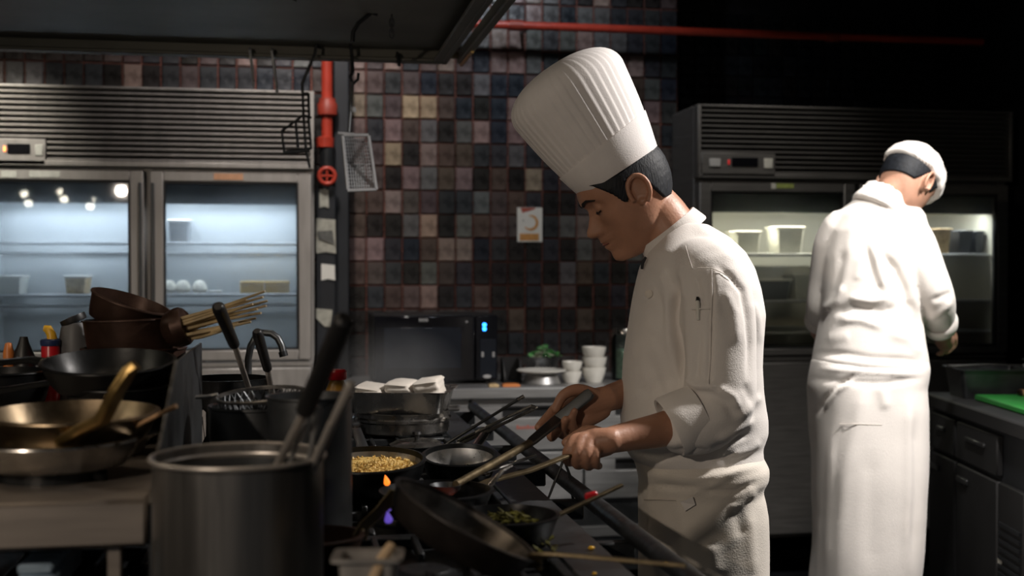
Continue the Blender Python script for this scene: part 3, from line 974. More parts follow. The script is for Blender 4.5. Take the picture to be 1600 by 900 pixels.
MB().lathe([(0.02, 0), (0.04, 0.006), (0.042, 0.05), (0.034, 0.062), (0.034, 0.075), (0.02, 0.08)], (xv + 0.002, Yv, zc_(182)), n=20).build('union_nut', 'red_dull', t)
MB().lathe([(0.02, 0), (0.036, 0.004), (0.038, 0.045), (0.02, 0.05)], (xv - 0.008, Yv, zc_(232)), n=20).build('lower_nut', 'red_paint', t)
MB().lathe([(0.03, 0), (0.03, 0.10)], (xv, Yv, zc_(268)), n=18).build('valve_body', 'iron', t)
vw = pz(511, 275, Yv - 0.05)
m = MB()
ringp = [vw + Vector((0.033 * math.cos(k * math.pi / 10), 0, 0.033 * math.sin(k * math.pi / 10))) for k in range(21)]
m.tube(ringp, 0.009, 10, cap=False)
for k in range(4):
    m.tube([vw, vw + Vector((0.033 * math.cos(k * math.pi / 2), 0, 0.033 * math.sin(k * math.pi / 2)))], 0.005, 6)
m.tube([vw, vw + Vector((0, 0.055, 0))], 0.01, 8)
m.build('valve_wheel', 'red_paint', t)
# dark conduit between riser and tiles
x = pz(533, 300, 5.24).x
tag(MB().box(x - 0.032, x + 0.034, 5.22, WY - 0.005, CZ, 2.94, 0.006).build('cable_duct', 'dark_paint'), 'black vertical cable duct at the left end of the tiles', 'duct')
# paper notes and switch box hanging in the gap beside the fridge
Yn = 5.16
pb_ = pz(508, 440, Yn)
t0 = thing('note_board', (pb_.x, Yn, CZ), 'narrow dark board with pinned notes beside the fogged fridge', 'board')
MB().box(pz(494, 400, Yn).x, pz(524, 400, Yn).x, Yn, Yn + 0.02, CZ, pz(510, 290, Yn).z, 0.004).build('board', 'dark_paint', t0)
for (x0_, x1_, y0_, y1_, mm, lb) in ((499, 513, 295, 325, 'paper_dim', 'dull paper strip under the red valve wheel'), (494, 524, 341, 396, 'paper_dim', 'crumpled pale note pinned below the paper strip'),
                                     (502, 523, 412, 438, 'paper', 'clean white square note, second below the crumpled one'), (494, 519, 482, 512, 'paper_dim', 'torn pale note lowest in the gap beside the fridge')):
    p0, p1 = pz(x0_, y0_, Yn - 0.002), pz(x1_, y1_, Yn - 0.002)
    k = 0.006
    g = [(p0.x, Yn - 0.002, p0.z), (p1.x, Yn - 0.004, p0.z - k), (p1.x + 0.002, Yn - 0.008, p1.z), ((p0.x + p1.x) / 2, Yn - 0.005, p1.z + k), (p0.x, Yn - 0.003, p1.z + (0.04 if y0_ == 482 else 0))]
    nt_ = tag(MB().prism(g, (0, 0.0015, 0)).build('pinned_note', mm), lb, 'note')
    if y0_ == 341:
        MB().prism([(p0.x + 0.004, Yn - 0.0095, p0.z - 0.055), (p1.x - 0.012, Yn - 0.0095, p0.z - 0.05), (p1.x - 0.004, Yn - 0.0095, p0.z - 0.11), (p0.x + 0.01, Yn - 0.0095, p0.z - 0.085)], (0, 0.001, 0)).build('print', 'ink_grey', nt_, smooth=False)

# ------------------------------------------------------------------ exhaust hood over the range
HZ = 2.06
HY = PL(400, 91, 2, HZ).y                 # back lip
hx1 = PL(690, 97, 1, HY).x
hx0 = -2.6
t = thing('exhaust_hood', (-1.0, 2.5, HZ), 'large dark steel exhaust hood hanging over the range', 'hood')
MB().box(hx0, hx1, 0.9, HY, HZ + 0.042, HZ + 0.07).build('underside', 'hood_steel', t)
MB().box(hx0, hx1, HY, HY + 0.02, HZ, HZ + 0.5, 0.003).build('back_lip', 'hood_steel', t)
MB().box(hx0, hx1 + 0.02, HY - 0.03, HY, HZ, HZ + 0.012, 0.003).build('gutter', 'hood_steel', t)
MB().box(hx1, hx1 + 0.02, 0.9, HY + 0.02, HZ, HZ + 0.5, 0.003).build('side_lip', 'hood_steel', t)
MB().box(hx1 - 0.03, hx1, 0.9, HY - 0.03, HZ, HZ + 0.012, 0.003).build('side_gutter', 'hood_steel', t)
MB().box(hx0, hx1, 0.88, 0.9, HZ, HZ + 0.5, 0.003).build('front_lip', 'hood_steel', t)
MB().box(hx0, hx1, 0.9, HY, HZ + 0.5, HZ + 0.52).build('top', 'hood_steel', t)
MB().box(hx0 + 0.4, hx1 - 0.6, 1.6, HY - 0.9, HZ + 0.52, 2.949).build('duct', 'hood_steel', t)
for k in range(4):
    x0 = hx1 - 0.12 - (k + 1) * 0.5
    f = MB().box(x0, x0 + 0.46, 2.2, 3.3, HZ + 0.034, HZ + 0.042, 0.003).build('filter', 'hood_steel', t)
for (x_, y_) in ((-0.62, 1.55), (-0.12, 1.75), (-0.30, 2.55), (-0.05, 3.3)):
    MB().lathe([(0.05, 0.0), (0.05, 0.012), (0.0, 0.014)], (x_, y_, HZ + 0.0285), n=24).build('lamp_housing', 'hood_steel', t)
# utility rail beside the hood
ra, rb = PL(722, 88, 1, HY - 0.03), PL(852, 0, 2, PL(722, 88, 1, HY - 0.03).z)
t = thing('utility_rail', (ra.x, HY - 0.4, ra.z), 'slim steel rail with brackets running along the right edge of the hood', 'rail')
MB().box(ra.x - 0.012, ra.x + 0.014, 0.9, HY + 0.01, ra.z - 0.02, ra.z + 0.02, 0.004).build('bar', 'hood_steel', t)
MB().tube([(hx1 + 0.015, HY - 0.02, ra.z + 0.005), (ra.x - 0.006, HY - 0.02, ra.z + 0.005)], 0.012, 10).build('bracket', 'brass_dull', t)
MB().tube([(hx1 + 0.015, 1.5, ra.z + 0.005), (ra.x - 0.006, 1.5, ra.z + 0.005)], 0.012, 10).build('bracket', 'brass_dull', t)
MB().tube([(ra.x + 0.003, HY - 0.25, ra.z - 0.022), (ra.x + 0.003, HY + 0.01, ra.z - 0.022)], 0.006, 8).build('edge_trim', 'brass', t)


# hooks on the gutter
def shook(px, ytop, ybot, Y, label, m='steel_dark', r=0.0045, lean=0.0):
    a = PL(px, ytop, 1, Y)
    z1 = HZ + 0.018
    b = PL(px + lean, ybot, 1, Y - 0.02)
    pts = [(a.x, Y + 0.012, z1 - 0.02), (a.x, Y + 0.008, z1), (a.x, Y - 0.018, z1 + 0.008), (a.x, Y - 0.04, z1 - 0.004), (a.x + (b.x - a.x) * 0.3, Y - 0.044, z1 - 0.03),
           (b.x, Y - 0.044, b.z + 0.012), (b.x, Y - 0.05, b.z), (b.x, Y - 0.064, b.z - 0.004), (b.x, Y - 0.074, b.z + 0.012)]
    return tag(MB().tube(pts, r, 8).build('hanging_hook', m), label, 'hook', 'hooks on the hood')


yh = HY - 0.012
shook(391, 72, 136, yh, 'leftmost bare steel hook hanging from the hood edge', 'wire', 0.0045, 6)
shook(425, 72, 146, yh, 'second steel hook from the left under the hood', 'wire', 0.0045, 8)
shook(620, 72, 104, yh, 'short black hook with a ball end right of the red riser', 'iron', 0.005, 2)


def wire_hang(px, y0, y1, Y, lean, label):
    a, b = PL(px, y0, 1, Y), PL(px + lean, y1, 1, Y)
    return a, b


# wire rack hung in front of the left fridge louvre
Y = yh - 0.06
t = thing('wire_rack', tuple(PL(465, 250, 1, Y)), 'small dark wire rack hanging in front of the fridge louvre', 'rack')
q = lambda px, py, dy=0.0: PL(px, py, 1, Y + dy)
MB().tube([q(498, 74, 0.06), q(497, 70, 0.05), q(494, 71, 0.0), q(492, 84), q(481, 110), q(472, 130), q(473, 146)], 0.005, 8).build('hook', 'iron', t)
m = MB()
for pts in ([(473, 146), (474, 178)], [(482, 146), (483, 182)], [(440, 205), (474, 180), (487, 184)], [(440, 205), (444, 238), (484, 236)], [(462, 190), (465, 230)], [(482, 184), (486, 232)],
            [(474, 178), (478, 234), (484, 262)], [(473, 146), (482, 146)]):
    m.tube([q(*p) for p in pts], 0.0042, 6)
for pts in ([(440, 205), (444, 238)], [(462, 190), (466, 230)]):
    m.tube([q(*p, 0.05) for p in pts], 0.0042, 6)
m.tube([q(440, 205), q(440, 205, 0.05)], 0.004, 6)
m.tube([q(444, 238), q(444, 238, 0.05)], 0.004, 6)
m.tube([q(486, 232), q(486, 232, 0.05)], 0.004, 6)
m.tube([q(444, 238, 0.05), q(486, 232, 0.05)], 0.004, 6)
m.build('frame', 'iron', t)
# basket of wire mesh hung in front of the tiles
t = thing('wire_basket', tuple(PL(562, 300, 1, Y)), 'flat steel mesh basket hanging from a black hook in front of the tiles', 'basket')
MB().tube([q(548, 76, 0.06), q(547, 71, 0.05), q(548, 70, 0.0), q(550, 90), q(551, 114)], 0.006, 8).build('hook', 'iron', t)
MB().tube([q(560, 114), q(559, 124), q(553, 130), q(549, 126), q(547, 119), q(551, 114)], 0.005, 8).build('eye', 'iron', t)
MB().tube([q(551, 128), q(548, 160), q(547, 180), q(545, 206)], 0.005, 8).build('handle', 'steel_dark', t)
MB().lathe([(0, 0), (0.008, 0.002), (0.010, 0.01), (0.006, 0.018), (0, 0.02)], q(552, 176), n=12).build('ferrule', 'wire', t)
m = MB()
for pts in ([(528, 208), (553, 210)], [(535, 212), (543, 296)], [(576, 212), (588, 296)], [(543, 298), (588, 296)], [(537, 211), (576, 211)]):
    m.tube([q(*p) for p in pts], 0.0052, 6)
m.build('rim', 'wire', t)
m = MB()
for k in range(1, 12):
    f = k / 12
    m.tube([q(535 + 41 * f, 212), q(539 + 45 * f, 255, 0.05), q(543 + 45 * f, 297)], 0.0013, 4)
for k in range(1, 15):
    f = k / 15
    dy = 0.05 * math.sin(math.pi * f)
    m.tube([q(535 + 8 * f, 212 + 84 * f), q(538 + 8 * f, 212 + 84 * f, dy), q(573 + 12 * f, 212 + 84 * f, dy), q(576 + 12 * f, 212 + 84 * f)], 0.0013, 4)
m.build('mesh', 'wire', t)
# chain and cable hanging under the hood, nearer to the camera
Yc = HY - 0.55
zt = HZ + 0.041
qc = lambda px, py: PL(px, py, 1, Yc)
t = thing('hanging_chain', (qc(612, 20).x, Yc, qc(612, 55).z), 'thin dark chain hanging under the hood above the tiled wall', 'chain')
c0 = qc(612, 0)
zlow = qc(616, 56).z
nlink = max(4, int((zt - zlow) / 0.022))
for k in range(nlink):
    zc = zt - (k + 0.5) * (zt - zlow) / nlink
    rr = []
    for j in range(13):
        an = j * math.pi / 6
        dx, dz = 0.006 * math.cos(an), 0.0135 * math.sin(an)
        rr.append((c0.x + (dx if k % 2 else 0), Yc + (0 if k % 2 else dx), zc + dz))
    MB().tube(rr, 0.0022, 6, cap=False).build('link', 'steel_dark', t)
tag(MB().tube([(qc(590, 12).x, Yc, zt), qc(580, 20), qc(560, 36), qc(552, 50), qc(551, 66)], 0.006, 8).build('hanging_cable', 'iron'), 'black bent cable hanging under the hood left of the chain', 'cable')

# ------------------------------------------------------------------ the range
SZ = 0.94
GZ = 0.958
RX0, RX1 = -1.30, 0.385
RY0, RY1 = 1.16, 3.82
t = thing('gas_range', (-0.4, 2.5, 0), 'long black gas range with iron grates, front ledge and hand rail', 'stove')
RANGE = t
MB().box(RX0, RX1, RY0, RY1, 0.14, SZ - 0.02, 0.01).build('body', 'steel_dark', t)
MB().box(RX0 - 0.01, RX1 + 0.005, RY0 - 0.01, RY1 + 0.01, SZ - 0.02, SZ - 0.004, 0.004).build('deck', 'iron', t)
MB().box(RX1 + 0.008, 0.478, RY0 - 0.01, RY1 + 0.01, SZ - 0.015, SZ, 0.004).build('front_ledge', 'steel_dark', t)
rail = MB().tube([(0.548, RY0 - 0.05, SZ), (0.548, RY1 + 0.01, SZ)], 0.016, 16).build('hand_rail', 'iron', t)
ry = RY0 + 0.05
while ry < RY1:
    MB().box(0.47, 0.55, ry - 0.012, ry + 0.012, SZ - 0.05, SZ - 0.012, 0.003).build('rail_bracket', 'iron', t)
    ry += 0.37
for k in range(6):
    yk = RY0 + 0.25 + k * 0.42
    kb = MB().lathe([(0.026, 0), (0.028, 0.004), (0.024, 0.03), (0, 0.032)], (RX1 + 0.004, yk, 0.80), (1, 0, 0), 20).build('knob', 'black_plastic', t)
    MB().box(RX1 + 0.03, RX1 + 0.04, yk - 0.003, yk + 0.003, 0.80, 0.824).build('pointer', 'button_grey', kb)
for sx_ in (RX0 + 0.1, RX1 - 0.1):
    for sy_ in (RY0 + 0.15, 2.5, RY1 - 0.15):
        MB().lathe([(0.03, 0.001), (0.03, 0.02), (0.022, 0.03), (0.022, 0.15)], (sx_, sy_, 0), n=14).build('leg', 'steel_dark', t)
gy = [RY0 + 0.03 + k * 0.375 for k in range(7)]
for gx in (-0.02, -0.42):
    for y0 in gy:
        x0, x1, y1 = gx + 0.01, gx + 0.39, y0 + 0.36
        g = MB()
        b = 0.008
        for a, c in (((x0, y0), (x1, y0)), ((x0, y1), (x1, y1)), ((x0, y0), (x0, y1)), ((x1, y0), (x1, y1))):
            g.box(min(a[0], c[0]) - b, max(a[0], c[0]) + b, min(a[1], c[1]) - b, max(a[1], c[1]) + b, SZ - 0.004, GZ - 0.004, 0.002)
        for k in range(1, 6):
            xx = x0 + (x1 - x0) * k / 6
            g.box(xx - 0.005, xx + 0.005, y0 + b, y0 + 0.13, GZ - 0.016, GZ, 0.002)
            g.box(xx - 0.005, xx + 0.005, y1 - 0.13, y1 - b, GZ - 0.016, GZ, 0.002)
        for s_ in (0, 1):
            yy = y0 + 0.18
            g.box(x0 + b if s_ == 0 else x1 - 0.13, x0 + 0.13 if s_ == 0 else x1 - b, yy - 0.005, yy + 0.005, GZ - 0.016, GZ, 0.002)
        g.build('grate', 'iron', t)
        MB().lathe([(0.055, 0), (0.055, 0.006), (0.04, 0.008), (0.036, 0.0115), (0, 0.012)], ((x0 + x1) / 2, y0 + 0.18, SZ - 0.004), n=24).build('burner', 'iron', t)


# ------------------------------------------------------------------ pan builder
def strap(pts, widths, thick, upv):
    """flat bar swept along points"""
    pts = [Vector(p) for p in pts]
    m = MB()
    rings = []
    for i, p in enumerate(pts):
        T = (pts[min(i + 1, len(pts) - 1)] - pts[max(i - 1, 0)]).normalized()
        u = Vector(upv)
        u = (u - T * u.dot(T)).normalized()
        w = T.cross(u)
        hw, ht = widths[i] / 2, thick / 2
        rings.append([p + w * hw * a + u * ht * b for a, b in ((-1, -0.6), (-0.8, -1), (0.8, -1), (1, -0.6), (1, 0.6), (0.8, 1), (-0.8, 1), (-1, 0.6))])
    return m.loft(rings)


def pan(name, label, cat, rimc, R, h, axis, m, hpts=None, hw=None, hm=None, ht=0.006, wok=False, group=None, rin=None, rivets=True, outer=None):
    ax = Vector(axis).normalized()
    rimc = Vector(rimc)
    base = rimc - ax * h
    t = thing(name, tuple(base), label, cat, group)
    rb = R * (0.42 if wok else 0.74) if rin is None else rin
    th = 0.0035
    pr = [(0, 0), (rb * 0.9, 0.0)]
    n = 9
    for k in range(1, n + 1):
        f = k / n
        if wok:
            r = rb * 0.9 + (R - rb * 0.9) * math.sin(f * math.pi / 2) ** 0.85
            z = h * (1 - math.cos(f * math.pi / 2)) ** 0.9
        else:
            r = rb + (R - rb) * (f ** 0.8)
            z = h * (f ** 1.25)
        pr.append((r, z))
    pr.append((R + 0.003, h + 0.0005))
    pr.append((R + 0.0025, h + 0.0025))
    inn = [(max(r - th, 0), z + th) for r, z in pr[1:-2]][::-1]
    split = len(pr)
    bo = MB().lathe(pr + inn + [(0, th)], base, ax, 56).build('bowl', outer or m, t)
    if outer:
        a_ = inn[1:] + [(0, th)]
        b_ = [(max(r - 0.0007, 0), z + 0.0007) for r, z in a_][::-1]
        MB().lathe(a_ + b_, base, ax, 56, ring=True).build('cooking_surface', m, t)
    if hpts:
        hd = strap(hpts, hw, ht, ax if abs((Vector(hpts[1]) - Vector(hpts[0])).normalized().dot(ax)) < 0.9 else FWD).build('handle', hm or m, t)
        if rivets:
            d = (Vector(hpts[1]) - Vector(hpts[0])).normalized()
            p0 = Vector(hpts[0]) + d * 0.006
            sd = d.cross(ax).normalized()
            for s_ in (-1, 1):
                MB().sphere(p0 + sd * s_ * hw[0] * 0.28 + ax * ht * 0.5, 0.0035, 8, 5).build('rivet', 'brass_dull', hd)
    return t


def rimpt(c, R, ax, toward, k=1.0):
    ax = Vector(ax).normalized()
    d = Vector(toward)
    d = (d - ax * d.dot(ax)).normalized()
    return Vector(c) + d * R * k


# wok full of fried rice
zr_ = GZ + 0.066
c = PL(579, 722, 2, zr_)
c.y += 0.02
hd = (-RIGHT * 0.25 + FWD).normalized()
axr = (UP - FWD * 0.09).normalized()
pan('rice_wok', 'steel wok of golden fried rice, next to the tall dark pot', 'wok', c, 0.102, 0.066, axr, 'steel_polish',
    [c + hd * 0.1, c + hd * 0.13 + UP * 0.012, c + hd * 0.22 + UP * 0.03], [0.026, 0.022, 0.02], 'steel_dark', wok=True, outer='pan_black')
rg = []
v, f = [], []
N, M_ = 56, 16
hs = np.random.default_rng(3)
grain = MB()
for i in range(900):
    an, rr = hs.random() * 6.283, math.sqrt(hs.random()) * 0.080
    hh = 0.044 + 0.016 * math.exp(-((rr * math.cos(an) - 0.02) ** 2 + (rr * math.sin(an)) ** 2) / 0.004) + hs.random() * 0.005
    if rr > 0.075:
        hh += 0.006
    p = c - axr * 0.066 - axr.cross(RIGHT) * 0.012 + RIGHT * (rr * math.cos(an)) + axr.cross(RIGHT) * (rr * math.sin(an)) + axr * hh
    d = Vector((hs.random() - .5, hs.random() - .5, (hs.random() - .5) * 0.7)).normalized() * 0.0035
    grain.tube([p - d, p, p + d], [0.0012, 0.0022, 0.0012], 5)
rt = tag(grain.build('fried_rice', 'rice'), 'golden fried rice heaped in the wok', 'rice')
rt['kind'] = 'stuff'
bed = MB().lathe([(0, 0.012), (0.05, 0.014), (0.080, 0.034), (0.092, 0.050), (0.05, 0.055), (0, 0.058)], c - axr * 0.066, axr, n=40).build('rice_bed', 'rice', rt)

# small empty steel wok
zr2 = GZ + 0.062
c2 = PL(718, 712, 2, zr2)
hd = (FWD + RIGHT * 0.3).normalized()
pan('steel_wok', 'small bright empty steel wok behind the ladle', 'wok', c2, 0.071, 0.062, (UP - FWD * 0.16), 'steel_polish',
    [c2 + hd * 0.068, c2 + hd * 0.10 + UP * 0.004, c2 + hd * 0.16 + UP * 0.022], [0.022, 0.02, 0.018], 'steel_pan', wok=True, outer='pan_black')
# frying pan with red sauce, its handle in the near hand
zr3 = GZ + 0.042
c3 = PL(682, 767, 2, zr3)
HN = P(938, 692, 2.405)                       # handle end in the near hand
h0 = rimpt(c3, 0.094, (0, 0, 1), HN - c3)
h0.z = zr3 - 0.008
pan('sauce_pan', 'dark frying pan of red sauce whose long handle the tall-hatted cook grips', 'frying pan', c3, 0.096, 0.042, (0, 0, 1), 'pan_black',
    [h0, h0 + (HN - h0) * 0.1 + UP * 0.004, h0 + (HN - h0) * 0.4 - UP * 0.004, HN], [0.026, 0.018, 0.016, 0.016], 'brass_dull')
tag(MB().lathe([(0, 0.005), (0.066, 0.005), (0.074, 0.012), (0.05, 0.016), (0.02, 0.013), (0, 0.014)], (c3.x, c3.y, zr3 - 0.042), n=36).build('tomato_sauce', 'food_red'), 'red sauce bubbling in the dark frying pan', 'sauce')
# pan with greens
zr4 = GZ + 0.04
c4 = PL(792, 806, 2, zr4)
e4 = P(972, 758, 1.98)
h0 = rimpt(c4, 0.078, (0, 0, 1), e4 - c4)
h0.z = zr4 - 0.012
pan('greens_pan', 'black pan of dark greens behind the big tilted pan, long thin handle', 'frying pan', c4, 0.080, 0.04, (0, 0, 1), 'pan_black',
    [h0, h0 + (e4 - h0) * 0.3, h0 + (e4 - h0) * 0.7, e4], [0.012, 0.009, 0.009, 0.008], 'brass_dull', ht=0.005)
g = thing('stir_fried_greens', (c4.x, c4.y, zr4 - 0.03), 'heap of dark stir-fried greens in the black pan', 'greens')
for i in range(110):
    an, rr = random.random() * 6.28, math.sqrt(random.random()) * 0.060
    p = Vector((c4.x + rr * math.cos(an), c4.y + rr * math.sin(an), zr4 - 0.034 + 0.028 * (1 - (rr / 0.075) ** 2) + random.random() * 0.012))
    d = Vector((random.random() - .5, random.random() - .5, (random.random() - .3) * 0.5)).normalized() * (0.005 + random.random() * 0.007)
    k_ = d.cross(UP).normalized() * 0.0035
    MB().prism([p - d, p + k_, p + d, p - k_], (0, 0, 0.0015)).build('leaf', 'greens', g)
for (px, py, r_, lb) in ((924, 856, 0.0045, 'larger yellow crumb on the front ledge'), (1040, 880, 0.0042, 'yellow crumb near the end of the long pan handle'),
                         (929, 896, 0.003, 'tiny yellow crumb at the bottom edge of the ledge')):
    zc = SZ + 0.0005 if px != 1040 else SZ + 0.017
    p = PL(px, py, 2, zc + r_ * 0.6)
    tag(MB().sphere(p, r_, 8, 6, (1.3, 1, 0.7)).build('food_crumb', 'yellow_plastic'), lb, 'crumb')
g = thing('spilled_greens', tuple(PL(852, 850, 2, GZ)), 'scraps of greens spilled on the grate beside the ledge', 'greens')
for i in range(16):
    p = PL(835 + random.random() * 36, 838 + random.random() * 26, 2, GZ + 0.002 + random.random() * 0.006)
    d = Vector((random.random() - .5, random.random() - .5, 0.1)).normalized() * 0.008
    k_ = d.cross(UP).normalized() * 0.004
    MB().prism([p - d, p + k_, p + d, p - k_], (0, 0, 0.0015)).build('scrap', 'greens', g)
# big tilted frying pan in front
ax5 = (RIGHT * 0.48 + UP * 0.87 + FWD * 0.035).normalized()
c5 = P(728, 812, 1.62)
e5 = P(1072, 884, 1.52)
r5 = 0.106
h0 = rimpt(c5, r5 * 0.99, ax5, P(830, 868, 1.6) - c5) - ax5 * 0.006
pan('tilted_frying_pan', 'large worn frying pan tilted on the front burner, handle across the ledge', 'frying pan', c5, r5, 0.040, ax5, 'pan_grey',
    [h0, P(838, 868, 1.585), P(870, 866, 1.57), P(960, 874, 1.55), e5], [0.030, 0.020, 0.014, 0.013, 0.014], 'brass_dull', rin=0.085, outer='pan_burnt')
# copper pan mostly hidden by the steel pot, handle leaning to the upper right
c6 = PL(497, 838, 2, GZ + 0.05)
e6 = P(622, 774, 1.74)
h0 = rimpt(c6, 0.06, (0, 0, 1), e6 - c6) - UP * 0.008
pan('copper_saucepan', 'small copper pan behind the steel pot with a dull brass handle', 'saucepan', c6, 0.062, 0.05, (0, 0, 1), 'copper_dark',
    [h0, h0 + (e6 - h0) * 0.12 + UP * 0.01, h0 + (e6 - h0) * 0.5 + UP * 0.006, h0 + (e6 - h0) * 0.9 + UP * 0.008, e6], [0.022, 0.016, 0.017, 0.019, 0.012], 'brass_dull', ht=0.010)


# flames
def flame(px, py, d, h, r, m, label, lean=(0, 0)):
    p = P(px, py, d)
    pr = [(0, 0), (r * 0.7, h * 0.08), (r, h * 0.25), (r * 0.8, h * 0.5), (r * 0.35, h * 0.8), (0, h)]
    o = MB().lathe(pr, p, Vector((lean[0], 0, 1)), 14)
    return tag(o.build('gas_flame', m), label, 'flame', 'burner flames')


flame(606, 759, 2.02, 0.019, 0.0055, 'flame_orange', 'small orange flame licking up beside the rice wok', (-0.25, 0))
flame(608, 818, 1.72, 0.018, 0.006, 'flame_violet', 'violet gas flame under the brass handle', (-0.15, 0))
flame(603, 800, 1.735, 0.008, 0.008, 'flame_violet', 'faint bluish flame tip just above the violet flame', (-0.15, 0))
flame(746, 706, 2.42, 0.008, 0.0055, 'flame_blue', 'tiny blue pilot flame behind the steel wok')

# steel insert pan with a wooden spoon
zi = PL(560, 871, 2, 1.062)
ix0, ix1 = P(522, 871, 1.35).x, P(630, 873, 1.35).x
iy0 = P(575, 872, 1.33).y
iy1 = iy0 + 0.055
t = thing('insert_pan', ((ix0 + ix1) / 2, (iy0 + iy1) / 2, GZ), 'small rectangular steel insert pan in front of the steel pot', 'pan')
m = MB()


def rrect(x0, x1, y0, y1, z, r=0.008, n=4):
    pts = []
    for cx, cy, a0 in ((x1 - r, y1 - r, 0), (x0 + r, y1 - r, 90), (x0 + r, y0 + r, 180), (x1 - r, y0 + r, 270)):
        for k in range(n + 1):
            an = R_(a0 + 90 * k / n)
            pts.append((cx + r * math.cos(an), cy + r * math.sin(an), z))
    return pts


Mrot = Matrix.Translation(Vector(((ix0 + ix1) / 2, (iy0 + iy1) / 2, 0))) @ Matrix.Rotation(-YAW * 0.8, 4, 'Z') @ Matrix.Translation(-Vector(((ix0 + ix1) / 2, (iy0 + iy1) / 2, 0)))
zt_ = 1.062
e = 0.006
m.loft([rrect(ix0 + 0.012, ix1 - 0.012, iy0 + 0.010, iy1 - 0.010, GZ + 0.001), rrect(ix0 + e, ix1 - e, iy0 + e, iy1 - e, zt_ - 0.006), rrect(ix0 - 0.002, ix1 + 0.002, iy0 - 0.002, iy1 + 0.002, zt_ - 0.004),
        rrect(ix0 - 0.002, ix1 + 0.002, iy0 - 0.002, iy1 + 0.002, zt_), rrect(ix0 + e + 0.002, ix1 - e - 0.002, iy0 + e + 0.002, iy1 - e - 0.002, zt_ - 0.001), rrect(ix0 + 0.015, ix1 - 0.015, iy0 + 0.013, iy1 - 0.013, GZ + 0.006)])
m.xf(Mrot).build('pan_body', 'satin_steel', t)
w0 = P(612, 853, 1.36)
w1 = P(597, 874, 1.345)
t2 = thing('wooden_spoon', tuple(w1), 'pale wooden spoon handle sticking out of the insert pan', 'spoon')
MB().tube([w0, w0 + (w1 - w0) * 0.5, w1, w1 + (w1 - w0) * 1.1 - UP * 0.012], [0.006, 0.0068, 0.0066, 0.0066], 12).build('handle', 'wood_pale', t2)

# ------------------------------------------------------------------ steel pot in the foreground with utensils
pc = P(373, 712, 1.47)
pr_ = 0.1028
t = thing('stock_pot', (pc.x, pc.y, GZ), 'big brushed steel pot in the foreground holding ladles', 'pot')
H = pc.z - GZ
MB().lathe([(0, 0), (pr_ - 0.006, 0.0), (pr_ - 0.002, 0.005), (pr_ - 0.002, H - 0.006), (pr_ + 0.0015, H - 0.004), (pr_ + 0.002, H), (pr_ - 0.001, H + 0.002), (pr_ - 0.005, H), (pr_ - 0.005, 0.006), (0, 0.005)], (pc.x, pc.y, GZ), n=72).build('body', 'steel', t)
MB().lathe([(pr_ - 0.0052, -0.003), (pr_ - 0.0075, -0.001), (pr_ - 0.0082, 0.001), (pr_ - 0.0075, 0.003), (pr_ - 0.0052, 0.0035)], (pc.x, pc.y, GZ + H - 0.013), n=72, ring=True).build('inner_bead', 'steel_bright', t)
MB().lathe([(pr_ - 0.0053, -0.003), (pr_ - 0.0058, -0.003), (pr_ - 0.0058, -H + 0.022), (pr_ - 0.0053, -H + 0.022)], (pc.x, pc.y, GZ + H - 0.014), n=72, ring=True).build('inner_wall', 'steel_dark', t)
rmv = [Vector((pc.x + (pr_ + 0.0003) * math.cos(k * math.pi / 40), pc.y + (pr_ + 0.0003) * math.sin(k * math.pi / 40), GZ + H)) for k in range(81)]
MB().tube(rmv, 0.0026, 8, cap=False).build('rim', 'steel_bright', t)
for s_ in (1,):
    dv = (FWD * 0.85 - RIGHT * 0.3).normalized()
    sd = dv.cross(UP)
    b0 = Vector((pc.x, pc.y, GZ + H - 0.06)) + dv * (pr_ - 0.003)
    MB().tube([b0 - sd * 0.032, b0 - sd * 0.03 + dv * 0.02, b0 + dv * 0.028 - sd * 0.015, b0 + dv * 0.028 + sd * 0.015, b0 + sd * 0.03 + dv * 0.02, b0 + sd * 0.032], 0.0045, 10).build('handle', 'steel', t)


def utensil(name, label, top, mid, bot, r0, r1, mtop, mbot, bowl=True, flat=1.0):
    top, mid, bot = Vector(top), Vector(mid), Vector(bot)
    t = thing(name, tuple(bot), label, 'utensil')
    d = (mid - top).normalized()
    if mtop:
        MB().tube([top - d * 0.004, top, top + (mid - top) * 0.06, top + (mid - top) * 0.5, mid, mid + d * 0.004], [r0 * 0.6, r0 * 0.92, r0, r0 * 0.93, r0 * 0.86, r0 * 0.6], 16, flat=flat).build('grip', mtop, t)
    MB().tube([mid, (mid + bot) / 2, bot], [r1, r1 * 0.95, r1], 12, flat=0.6).build('shaft', mbot, t)
    if bowl:
        a = (UP * 0.8 - RIGHT * 0.2 - FWD * 0.4).normalized()
        MB().lathe([(0, 0), (0.022, 0.003), (0.034, 0.014), (0.038, 0.026), (0.036, 0.026), (0.031, 0.014), (0.02, 0.006), (0, 0.004)], bot - a * 0.012 - UP * 0.006, a, 24).build('scoop', mbot, t)
    return t


inb = lambda px, py, d: P(px, py, d)
utensil('ladle', 'thick black-gripped ladle leaning in the steel pot, tallest of the bunch', inb(538, 500, 1.33), inb(476, 642, 1.42), P(402, 790, 1.50), 0.0128, 0.0062, 'black_plastic', 'steel_bright')
utensil('ladle', 'bare bright steel handle leaning rightmost in the steel pot', inb(548, 602, 1.36), inb(520, 660, 1.40), P(462, 790, 1.47), 0.0062, 0.0068, 'steel_bright', 'steel_bright', False)
utensil('ladle', 'dull short steel handle in the pot between the black grip and the bright one', inb(497, 640, 1.45), inb(490, 678, 1.455), P(470, 800, 1.47), 0.0056, 0.0058, 'steel_grey', 'steel_grey', False)
utensil('ladle', 'dull steel handle leaning just under the thick black grip', inb(474, 662, 1.45), inb(464, 690, 1.46), P(430, 800, 1.49), 0.0052, 0.0056, 'steel_grey', 'steel_grey', False)
